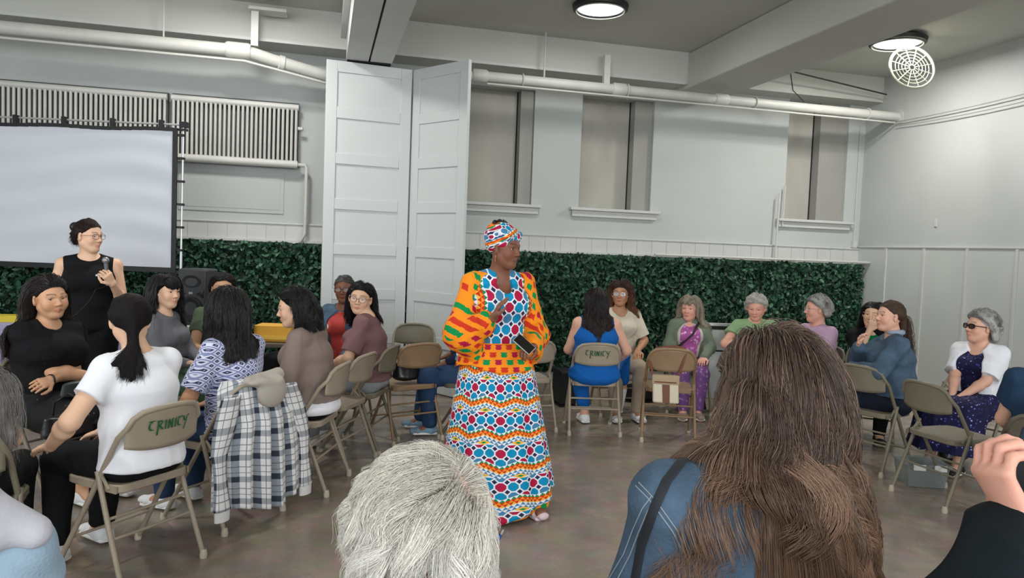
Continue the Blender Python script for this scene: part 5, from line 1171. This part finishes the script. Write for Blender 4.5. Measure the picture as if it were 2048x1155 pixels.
# Z  white hair, back to the camera
z_ = at_depth(884, 1000, 1.21); ZZ = (z_[0], z_[1], 16)
f = dict(build=1.1, bust=0, hscale=1.06); J = pose(lean=8, head=(10, -18, 4), hz=.436, wr=(.1, .3, .05))
o = person(*ZZ, J, f, 'person with wavy white hair, back to the camera in the centre foreground', 'pink', (240, 190, 172), .006, eye=False)
cloth(J, f, 'grey_shirt', fab('dark_grey_shirt', (58, 56, 56)), o, 'top', sleeve='short', inf=.018, h=.008); cloth(J, f, 'trousers', M_blackf, o, 'pants', h=.01)
hair(J, f, dict(len=.16, lv=(.6, 1.15), col=(226, 220, 208), tip=(252, 250, 246), n=26000, whorl=(.036, -.088, .070), bare=((.036, -.092, .066), .030), rise=.25, curl=.014, wfreq=1.2, thick=.026, r=.0005, steps=20, clump=.55, clumps=80, cvar=.16, frizz=.0018, grav=.15, mass=False, edge=-.14, jit=.03, streak=((196, 190, 178), .10)), o, grey=True)
# A  light denim jacket over a grey hoodie, left corner
a_ = at_depth(-176, 1000, 1.32); f = dict(build=1.12, arm=1.15); J = pose(head=(10, 0, 0), lean=4, wr=(.1, .3, .05))
o = person(a_[0], a_[1], 14, J, f, 'person in a light blue denim jacket and grey hoodie, cut by the lower left corner', 'light', h=.009, eye=False)
cloth(J, f, 'light_denim_jacket', M_denl, o, 'top', sleeve='full', inf=.022, h=.006, amp=.005); cloth(J, f, 'trousers', M_blackf, o, 'pants', h=.01)
S = Sdf(J['nb'] - .28, J['nb'] + .25, .006); S.ell(J['nb'] + A(.0, -.01, .05), (.115, .09, .07), None, .03); S.ell(J['nb'] + A(.04, -.08, .03), (.11, .06, .06), rotm(0, 0, 20), .04); S.cone(J['nb'] + A(.09, -.04, .045), .050, J['nb'] + A(.185, -.06, -.005), .032, .04)
P, F = S.mesh(); P = folds(P, vnormals(P, F), .013, .7, 3); np_mesh('hood', P, F, fab('grey_hoodie', (184, 184, 192), bump=.5), o); hair(J, f, dict(len=.06, col=BLK, n=1500), o)
# Y  raised hand and black sleeve, right corner
yh = at_depth(2255, 770, 1.17); f = dict(build=1.05, arm=1.0, hand=1.05); YY = (yh[0], yh[1], 46)
wt = tolocal(at_depth(2044, 1052, 1.02), *YY)
J = pose(lean=4, hz=.60, head=(20, 0, 0), headoff=(0, 0, .03)); 
J['wrL'] = wt; J['elL'] = tolocal(at_depth(1872, 1290, .98), *YY)

vd = RC @ A(0, 0, -1); vx = RC @ A(1, 0, 0); vy = RC @ A(0, 1, 0)
def ld(v): v = tolocal(v + A(YY[0], YY[1], 0), *YY); return nrm(v)
J['hdL'] = (ld(vx * -.42 + vy * .9 + vd * .15), ld(vx * .9 + vy * .42 + vd * .05), .95)
o = person(*YY, J, f, 'person in a black top at the lower right corner, curled hand raised before the face', 'pink', (40, 32, 28), .0045)
cloth(J, f, 'black_top', fab('black_sleeve', (20, 26, 30)), o, 'top', sleeve='full', inf=.032, h=.006, amp=.009, cuffr=.004, neck=(.06, .07)); cloth(J, f, 'trousers', M_blackf, o, 'pants', h=.01); hair(J, f, dict(len=.2, col=(50, 40, 36), n=1500), o)
YJ = J
# ================================================================== PROPS
# projection screen on its pipe stand, square to the camera
pR = at_depth(347, 262, 6.6); pL = at_depth(-150, 262, 6.65)
ang = atan2(pR[1] - pL[1], pR[0] - pL[0]); L = np.linalg.norm((pR - pL)[:2]); zt, zb = 2.50, 1.275
r = empty('projection_screen', (pL[0], pL[1], 0), ang, 'large white fabric projection screen with black border on a silver pipe stand', 'screen')
nx, nz = 60, 30; P = [[(L * i / nx, -.003 * sin(9 * i / nx) * sin(14 * j / nz + 3 * i / nx) - .004 * sin(30 * j / nz + 2 * sin(6 * i / nx)), zb + (zt - zb) * j / nz + .012 * sin(5 * pi * i / nx) * (j == nz)) for j in range(nz + 1)] for i in range(nx + 1)]
sf = MB().grid(P).build('screen_fabric', fab('screen_fabric', (206, 210, 218), bump=.02, bscale=5), r, angle=180)
bd = lambda a, b: MB().tube([a, b], .022, 8, flat=.35, up=(0, 0, 1))
m = MB()
for i in range(24): m.box((L * i / 24, -.008, zt - .012 + .006 * sin(5 * pi * i / 24)), (L * (i + 1) / 24, .006, zt + .020 + .006 * sin(5 * pi * i / 24)))
m.box((0, -.008, zb - .045), (L, .006, zb)); m.box((L - .004, -.008, zb - .045), (L + .038, .006, zt + .02)); m.build('screen_border', M_black, r, smooth=False)
M_alu = mat('aluminium', rgb(200, 202, 204), .35, metal=.6)
MB().tube([(-.05, .03, zt + .075), (L + .075, .03, zt + .055)], .009, 8).build('stand_crossbar', M_alu, r)
MB().tube([(L + .075, .03, zt + .05), (L + .07, .03, 1.45)], .010, 8).tube([(L + .07, .03, 1.45), (L + .065, .03, .03)], .013, 8).build('stand_pole', M_alu, r)
MB().box((L + .05, 0, zt + .03), (L + .11, .06, zt + .08)).box((L + .035, 0.01, zt + .0), (L + .11, .05, zt + .02)).build('stand_joint', M_black, r, smooth=False)
MB().tube([(L + .065, .03, .03), (L + .30, -.2, .02)], .011, 8).tube([(L + .065, .03, .03), (L + .25, .25, .02)], .011, 8).tube([(L + .065, .03, .03), (L - .25, .0, .02)], .011, 8).build('stand_foot', M_alu, r)
for k in range(9):
    xx = L - .12 - k * .44
    if xx > 0: MB().box((xx - .012, -.01, zt + .01), (xx + .02, .04, zt + .088)).build('screen_toggle', M_black, r, smooth=False)
for k in range(7): MB().box((L + .03, 0.0, zt - .05 - k * .205), (L + .09, .045, zt - .03 - k * .205)).build('screen_toggle', M_black, r, smooth=False)

# tables
def table(cx, cy, a, L, W, z, label, top, cloth_=None, cl_label=None):
    t = empty('folding_table', (cx, cy, 0), RAD(a), label, 'table')
    MB().box((-L / 2, -W / 2, z - .035), (L / 2, W / 2, z)).build('tabletop', top, t, smooth=False, bevel=.006)
    for sx in (1, -1):
        for sy in (1, -1): MB().tube([(sx * (L / 2 - .15), sy * (W / 2 - .08), 0), (sx * (L / 2 - .18), sy * (W / 2 - .1), z - .035)], .014, 8).build('leg', M_chaird, t)
    if cloth_:
        n = 60; P = []
        for j, (rr, zz) in enumerate(((0, z + .004), (.98, z + .004), (1.0, z - .002), (1.0, z - .03), (1.02, z - .20), (1.03, z - .45))):
            row = []
            for i in range(n):
                th = 2 * pi * i / n; c, s_ = cos(th), sin(th); q = max(abs(c), abs(s_)); ex = (1 + (.025 * sin(11 * th) if j > 3 else 0))
                row.append((c / q * (L / 2 + .008) * rr * ex, s_ / q * (W / 2 + .008) * rr * ex, zz))
            P.append(row)
        c = MB().grid(P, wrap=True).build('tablecloth', cloth_, None, solid=.003); c.location = (cx, cy, 0); c.rotation_euler = (0, 0, RAD(a)); tag(c, cl_label, 'tablecloth')
    return t
tp = at_depth(110, 640, 6.75)
table(tp[0] - .1, tp[1], -14, 2.3, .6, .74, 'long folding table against the hedge behind the standing woman with the microphone', M_trimw, fab('lilac_cloth', (164, 158, 190)), 'pale lilac cloth over the long table behind the woman with the microphone')
yb = at_depth(10, 650, 6.6); tag(MB().box((yb[0] - .14, yb[1] - .1, .745), (yb[0] + .14, yb[1] + .1, .80)).build('storage_box', mat('yellow_paper', rgb(210, 190, 60), .7), smooth=False, bevel=.004), 'flat yellow box on the long table at the left edge', 'box')
sp = at_depth(398, 600, 6.5)
table(sp[0], sp[1], -20, .75, .5, .80, 'white utility table carrying the loudspeaker', M_trimw)
s = empty('loudspeaker', (sp[0] + .0, sp[1], .80), RAD(-22), 'black two-way loudspeaker standing on the white table beside the hedge', 'speaker')
M_spk = mat('speaker_plastic', rgb(44, 46, 50), .5, spec=.5); M_grl = mat('speaker_grille', rgb(30, 32, 36), .6, bump=.3, bscale=400)
P = []
for z, wx, wy in ((0, .125, .11), (.01, .135, .12), (.25, .142, .128), (.47, .135, .12), (.485, .12, .10)):
    P.append([(sx * wx * a, sy * wy * b, z) for sx, sy, a, b in ((1, -1, .9, 1), (1, -1, 1, .8), (1, 1, .8, .9), (1, 1, .7, 1), (-1, 1, .7, 1), (-1, 1, .8, .9), (-1, -1, 1, .8), (-1, -1, .9, 1))])
mm = MB().grid(P, wrap=True); mm.add(P[-1], [tuple(range(8))]); mm.add(P[0], [tuple(range(8))[::-1]]); mm.build('speaker_cabinet', M_spk, s, bevel=.004, angle=30)
Rx = np.array(Matrix.Rotation(RAD(90), 3, 'X'))
MB().lathe([(0, -.02), (.05, -.005), (.088, .004), (.098, .012), (.108, .010), (.112, 0)], 36, (0, -.128, .135), R=Rx).build('woofer', M_grl, s)
MB().lathe([(0, -.03), (.012, -.02), (.05, .0), (.085, .008), (.09, 0)], 30, (0, -.122, .375), R=Rx @ np.diag([1, .62, 1.0])).build('tweeter_horn', M_grl, s)
MB().box((-.018, -.134, .268), (.018, -.128, .285)).build('speaker_badge', mat('badge_grey', rgb(150, 152, 156), .4), s, smooth=False)
for q in (1, -1): MB().add([(q * .05, -.131, .27), (q * .115, -.131, .31), (q * .115, -.131, .235)], [(0, 1, 2)]).build('speaker_port', M_grl, s, solid=.006)
b = at_depth(552, 667, 6.2); table(b[0] - .1, b[1] + .05, -5, .9, .5, .72, 'small dark table behind the black backpack', M_chaird)
yb = empty('storage_box', (b[0], b[1], .723), RAD(-12), 'yellow cardboard box behind the woman in the taupe cardigan', 'box')
M_yel = mat('yellow_card', rgb(226, 172, 66), .7)
MB().box((-.15, -.11, 0), (.15, .11, .13)).build('box_body', M_yel, yb, smooth=False, bevel=.003); MB().box((-.16, -.13, .02), (.17, -.112, .05)).build('box_flap', mat('yellow_light', rgb(240, 196, 80), .7), yb, smooth=False)
# backpack on the seat ahead of the plaid shirt
bp = at_depth(540, 720, 5.15); chair(bp[0], bp[1], 70, 'folding chair under the black backpack', 'olive')
S = Sdf((-.25, -.2, 0), (.25, .2, .5), .008); S.ec((0, 0, .08), (.17, .11), (0, 0, .28), (.14, .09), k=.04); S.ec((.0, -.09, .08), (.11, .06), (0, -.08, .18), (.10, .05), k=.03); S.plane((0, 0, .0), (0, 0, -1))
P, F = S.mesh(); P = folds(P, vnormals(P, F), .008, .7, 2); o = np_mesh('backpack', P, F, M_blackf); o.location = (bp[0], bp[1], .452); tag(o, 'slumped black backpack on a chair between the print blouse and the taupe cardigan', 'backpack')
MB().tube([(-.1, -.12, .30), (-.15, -.2, .2), (-.13, -.19, .02)], .012, 6).tube([(.08, -.12, .30), (.1, -.2, .2), (.09, -.19, .02)], .012, 6).build('backpack_strap', mat('strap_grey', rgb(60, 62, 66), .7), o)

# plaid shirt jacket draped over a chair back
x, y, a = CH['H']; pj = empty('plaid_shirt', (x, y, 0), RAD(a), 'grey and white plaid overshirt with a beige hood, draped over a chair back', 'shirt')
nx, nz = 80, 60; P = []; U = []
for j in range(nz + 1):
    t = j / nz; row = []; ur = []
    for i in range(nx + 1):
        u = i / nx * 2 - 1; w = .20 + .11 * min(1, t * 1.6) ** .8 + .02 * t
        if t < .10: tt = t / .10; z = .70 + .112 * sin(tt * pi / 2); yy = -.175 - .06 * tt + .03 * abs(u)
        else: tt = (t - .10) / .90; z = .812 - tt * (.68 + .035 * sin(3 * u + 1)) - .05 * abs(u) ** 3 * (1 - tt); yy = -.262 - .055 * min(1, tt * 3) - .03 * tt + .09 * abs(u) ** 2.2
        fo = .020 * min(1, tt * 2) * sin(13 * u + 1.5 * sin(3 * u) + .8 * tt) + .010 * sin(29 * u) * tt if t > .1 else 0
        row.append((u * w, yy + fo, z)); ur.append((u * .34, (1 - t) * .86))
    P.append(row); U.append(ur)
MB().grid(P, uv=U).build('shirt_body', M_plaid, pj, solid=.004, angle=180)
for s_, l_ in ((1, .60), (-1, .56)):
    P = []; U = []
    for j in range(31):
        t = j / 30; c = A(s_ * (.215 + .10 * min(1, t * 2)), -.26 - .05 * t, .74 - l_ * t); rr = .055 + .012 * sin(7 * t) - .015 * t; row = []; ur = []
        for i in range(25): th = 2 * pi * i / 24; row.append((c[0] + rr * 1.1 * cos(th) * (1 + .08 * sin(4 * th + 5 * t)), c[1] + rr * .5 * sin(th), c[2])); ur.append((th * .055, t * l_ + .02))
        P.append(row); U.append(ur)
    sl = MB().grid(P, uv=U).build('shirt_sleeve', M_plaid, pj, solid=.003, angle=180)
    cc = A(s_ * .315, -.31, .74 - l_ - .02); MB().tube([cc + A(0, 0, .03), cc - A(0, 0, .035)], [.048, .046], 16, flat=.5, up=(0, 1, 0)).build('shirt_cuff', mat('cuff_white', rgb(214, 214, 214), .8), sl)
S = Sdf((-.22, -.45, .5), (.24, 0, .98), .006); S.cone((-.10, -.26, .80), .030, (.13, -.25, .81), .034, .03); S.ell((.02, -.315, .735), (.105, .045, .085), None, .03); S.ell((-.02, -.30, .80), (.12, .05, .03), None, .03); S.ell((.02, -.33, .84), (.06, .06, .035), None, .03, 'sub')
P, F = S.mesh(); P = folds(P, vnormals(P, F), .006, .9, 6); np_mesh('shirt_hood', P, F, fab('beige_jersey', (176, 170, 160)), pj)

# black handbag held by the white tee woman, and small bags
def bag(name, loc, rz, size, m, label, handle=True, seed=1):
    sx, sy, sz = size; S = Sdf((-sx, -sy, -.01), (sx, sy, sz + .05), .007); S.ec((0, 0, sz * .25), (sx * .92, sy * .9), (0, 0, sz * .8), (sx * .8, sy * .6), k=.02, cap=.5); S.plane((0, 0, 0), (0, 0, -1))
    P, F = S.mesh(); P = folds(P, vnormals(P, F), .003, 1, seed); o = np_mesh(name, P, F, m); o.location = loc; o.rotation_euler = (0, 0, RAD(rz)); tag(o, label, 'bag')
    if handle: MB().tube([(-sx * .5, 0, sz * .9), (-sx * .45, 0, sz * 1.35), (0, 0, sz * 1.6), (sx * .45, 0, sz * 1.35), (sx * .5, 0, sz * .9)], .006, 8).build('bag_handle', m, o)
    return o
M_leath = mat('black_leather', rgb(20, 20, 22), .3, spec=.6, bump=.1, bscale=60)
hb = at_depth(135, 850, 3.75); bag('handbag', (hb[0], hb[1], .50), 30, (.13, .07, .15), M_leath, 'glossy black handbag on the lap of the woman in the white tee')
bag('handbag', (CH['c4'][0], CH['c4'][1], .453), 20, (.13, .09, .19), M_leath, 'black bag standing on the tan-backed chair', seed=3)
gb = toworld(A(.06, .30, .60), *sitat('C')); bag('handbag', tuple(gb), CH['C'][2], (.12, .05, .11), mat('green_leather', rgb(34, 44, 42), .45), 'dark green crossbody bag on the lap of the woman with crossed arms', False)
# cream and brown bag hanging on the tan chair
x, y, a = CH['bag']; cb = empty('shoulder_bag', (x, y, 0), RAD(a), 'cream shoulder bag with a brown stripe hanging from a tan chair back', 'bag')
M_cr = mat('cream_canvas', rgb(214, 204, 180), .7, bump=.2); M_br = mat('brown_leather', rgb(112, 62, 42), .5); M_bg = mat('beige_leather', rgb(176, 154, 122), .55)
ox, oy = -.05, -.27
MB().add([(ox - .105, oy - .0, .575), (ox + .105, oy, .575), (ox + .115, oy - .03, .35), (ox - .095, oy - .03, .35), (ox - .10, oy + .035, .575), (ox + .10, oy + .035, .575), (ox + .115, oy + .04, .35), (ox - .095, oy + .04, .35)],
         [(0, 1, 2, 3)[::-1], (4, 5, 6, 7), (0, 4, 7, 3), (1, 2, 6, 5), (3, 7, 6, 2), (0, 1, 5, 4)]).build('bag_body', M_cr, cb, bevel=.012, smooth=True)
MB().box((ox - .107, oy - .014, .50), (ox + .112, oy + .037, .578)).build('bag_flap', M_bg, cb, bevel=.006, smooth=False)
MB().box((ox - .09, oy - .018, .515), (ox + .09, oy - .012, .525)).build('bag_zip', M_br, cb, smooth=False)
MB().add([(ox - .025, oy - .014, .50), (ox + .035, oy - .014, .50), (ox + .04, oy - .034, .352), (ox - .015, oy - .034, .352)], [(0, 1, 2, 3)]).build('bag_stripe', M_br, cb, solid=.004, smooth=False)
MB().tube([(ox - .10, oy + .01, .57), (-.17, -.235, .64), (-.19, -.20, .70), (-.13, -.23, .79), (.0, -.24, .815), (.10, -.235, .80), (.11, -.245, .78), (.08, -.26, .66), (ox + .10, oy + .01, .57)], .010, 8, flat=.35).build('bag_strap', M_br, cb)
# white board leaning behind the seats
wb = at_depth(1470, 690, 7.55); w_ = empty('whiteboard', (wb[0], wb[1], 0), RAD(-14), 'white board in a black and silver frame standing behind the seats by the hedge', 'board')
MB().box((-.46, -.01, .12), (.55, .01, .86)).build('board_panel', mat('board_white', rgb(216, 218, 216), .35), w_, smooth=False)
MB().box((-.48, -.025, .86), (.57, .025, .89)).build('board_top_rail', M_alu, w_, smooth=False, bevel=.004)
MB().box((-.48, -.02, .825), (.57, .0, .86)).box((-.48, -.02, .60), (.57, .0, .615)).build('board_frame', M_black, w_, smooth=False)
MB().tube([(-.46, -.06, .93), (-.30, -.10, .02)], .014, 8).build('board_leg', M_black, w_)
MB().tube([(.57, -.0, .88), (.57, -.0, .0)], .014, 8).build('board_leg', M_black, w_)
# things on the floor
def bin_(x, y, rz, label):
    o = empty('storage_bin', (x, y, 0), RAD(rz), label, 'bin'); M_cl = mat('clear_plastic', rgb(150, 160, 158), .2, spec=.6, alpha=.45)
    P = [[(sx * w, sy * d_, z) for sx, sy in ((1, 1), (-1, 1), (-1, -1), (1, -1))] for w, d_, z in ((.12, .10, .004), (.14, .12, .15), (.15, .13, .155))]
    mm = MB().grid(P, wrap=True); mm.add(P[0], [(0, 1, 2, 3)[::-1]]); mm.build('bin_body', M_cl, o, smooth=False, solid=.003)
    MB().box((-.155, -.135, .155), (.155, .135, .168)).build('bin_lid', M_cl, o, smooth=False, bevel=.004)
    for q in (-.07, .07): MB().box((q - .04, -.145, .13), (q + .04, -.136, .17)).build('bin_clip', M_sole, o, smooth=False)
bn = at_z(1862, 975, 0); bin_(bn[0], bn[1] + .1, -20, 'clear plastic storage bin on the floor behind the empty olive chair')
bk = at_z(1905, 930, 0); bag('handbag', (bk[0] + .1, bk[1] + .1, 0), 10, (.16, .10, .20), M_leath, 'black bag on the floor behind the clear bin', True, 5)
cs = at_z(1138, 812, 0); tag(MB().box((cs[0] - .11, cs[1] - .05, .02), (cs[0] + .06, cs[1] + .25, .36)).build('suitcase', M_black, smooth=False, bevel=.02), 'black case on the floor left of the lettered chair with the blue dress', 'suitcase')
MB().box((cs[0] - .11, cs[1] - .05, 0), (cs[0] + .06, cs[1] + .25, .02)).build('suitcase_foot', M_black, bpy.data.objects['suitcase'], smooth=False)
cp = at_z(1382, 838, 0); cu_ = MB().lathe([(0, .004), (.034, .004), (.036, .01), (.042, .13), (.038, .13), (.032, .012), (0, .012)], 24).build('travel_cup', mat('grey_cup', rgb(96, 98, 102), .4)); cu_.location = (cp[0], cp[1], -.004); tag(cu_, 'grey cup on the floor right of the hanging cream bag', 'cup')
bg2 = at_z(1300, 812, 0); bag('handbag', (bg2[0], bg2[1] + .25, 0), 0, (.22, .12, .20), M_blackf, 'dark soft bag on the floor behind the white trainer of the blue dress woman', False, 7)
# pen and little things near the white-haired person
pn = at_depth(1002, 1068, 1.32); o = empty('pen', tuple(pn), 0, 'blue pen sticking up beside the white-haired head', 'pen')
MB().tube([(0, 0, 0), (-.014, 0, -.025), (-.045, .01, -.10)], [.0035, .0045, .0045], 8).build('pen_barrel', mat('blue_pen', rgb(40, 80, 140), .4), o); MB().tube([(0, 0, 0), (.004, 0, .008)], .002, 6).build('pen_tip', M_alu, o)
# phone held in the right foreground hand
hp = at_depth(2070, 935, 1.09)
phone(hp, basis(-vd, vy * .95 + vx * .3), 'dark blue phone gripped in the raised hand at the right edge', (.034, .055, .006), mat('navy_case', rgb(30, 44, 60), .6))
# stitched seams and strap lying on the denim jacket in the right foreground
from mathutils.bvhtree import BVHTree
def lay(tp, jk, pts, r, name, m, parent, flat=1.0, lift=.001):
    me = jk.data; M = jk.matrix_world; bpy.context.view_layer.update(); M = jk.matrix_world.copy()
    bv = BVHTree.FromPolygons([M @ v.co for v in me.vertices], [tuple(p.vertices) for p in me.polygons]); Mi = M.inverted(); out = []
    P = np.array(pts, float); tt = np.linspace(0, len(P) - 1, 8 * len(P)); Q = np.stack([np.interp(tt, range(len(P)), P[:, c]) for c in (0, 1)], 1)
    for x, y in Q + A(14, 6):
        d = Vector(ray(x, y)).normalized(); h, n, i, _ = bv.ray_cast(Vector(CC), d)
        if h is not None and (not out or (h - out[-1][0]).length < .08): out.append((h, n))
    if len(out) < 3: return
    return MB().tube([tuple(Mi @ (h + n * lift)) for h, n in out], r, 6, flat=flat, up=tuple(Mi.to_3x3() @ out[0][1])).build(name, m, parent)
pT = [o for o in bpy.data.objects if o.get('label', '').startswith('person with long wavy brown')][0]; jk = [c for c in pT.children if c.name.startswith('denim_jacket')][0]
M_st = mat('pale_stitching', rgb(140, 150, 160), .8)
for pts in ([(1290, 985), (1271, 1010), (1253, 1050), (1234, 1101), (1205, 1150)], [(1300, 985), (1283, 1012), (1265, 1054), (1246, 1104), (1222, 1150)], [(1258, 965), (1285, 992), (1304, 1018), (1331, 1055), (1357, 1106), (1372, 1150)], [(1264, 958), (1291, 986), (1311, 1012), (1338, 1050), (1364, 1100), (1380, 1145)]):
    lay(None, jk, pts, .0011, 'jacket_seam', M_st, jk)
lay(None, jk, [(1420, 895), (1385, 902), (1350, 916), (1318, 958), (1294, 1013), (1271, 1078), (1257, 1152)], .009, 'bag_strap', mat('black_strap', rgb(34, 38, 44), .7), pT, .3, .003)
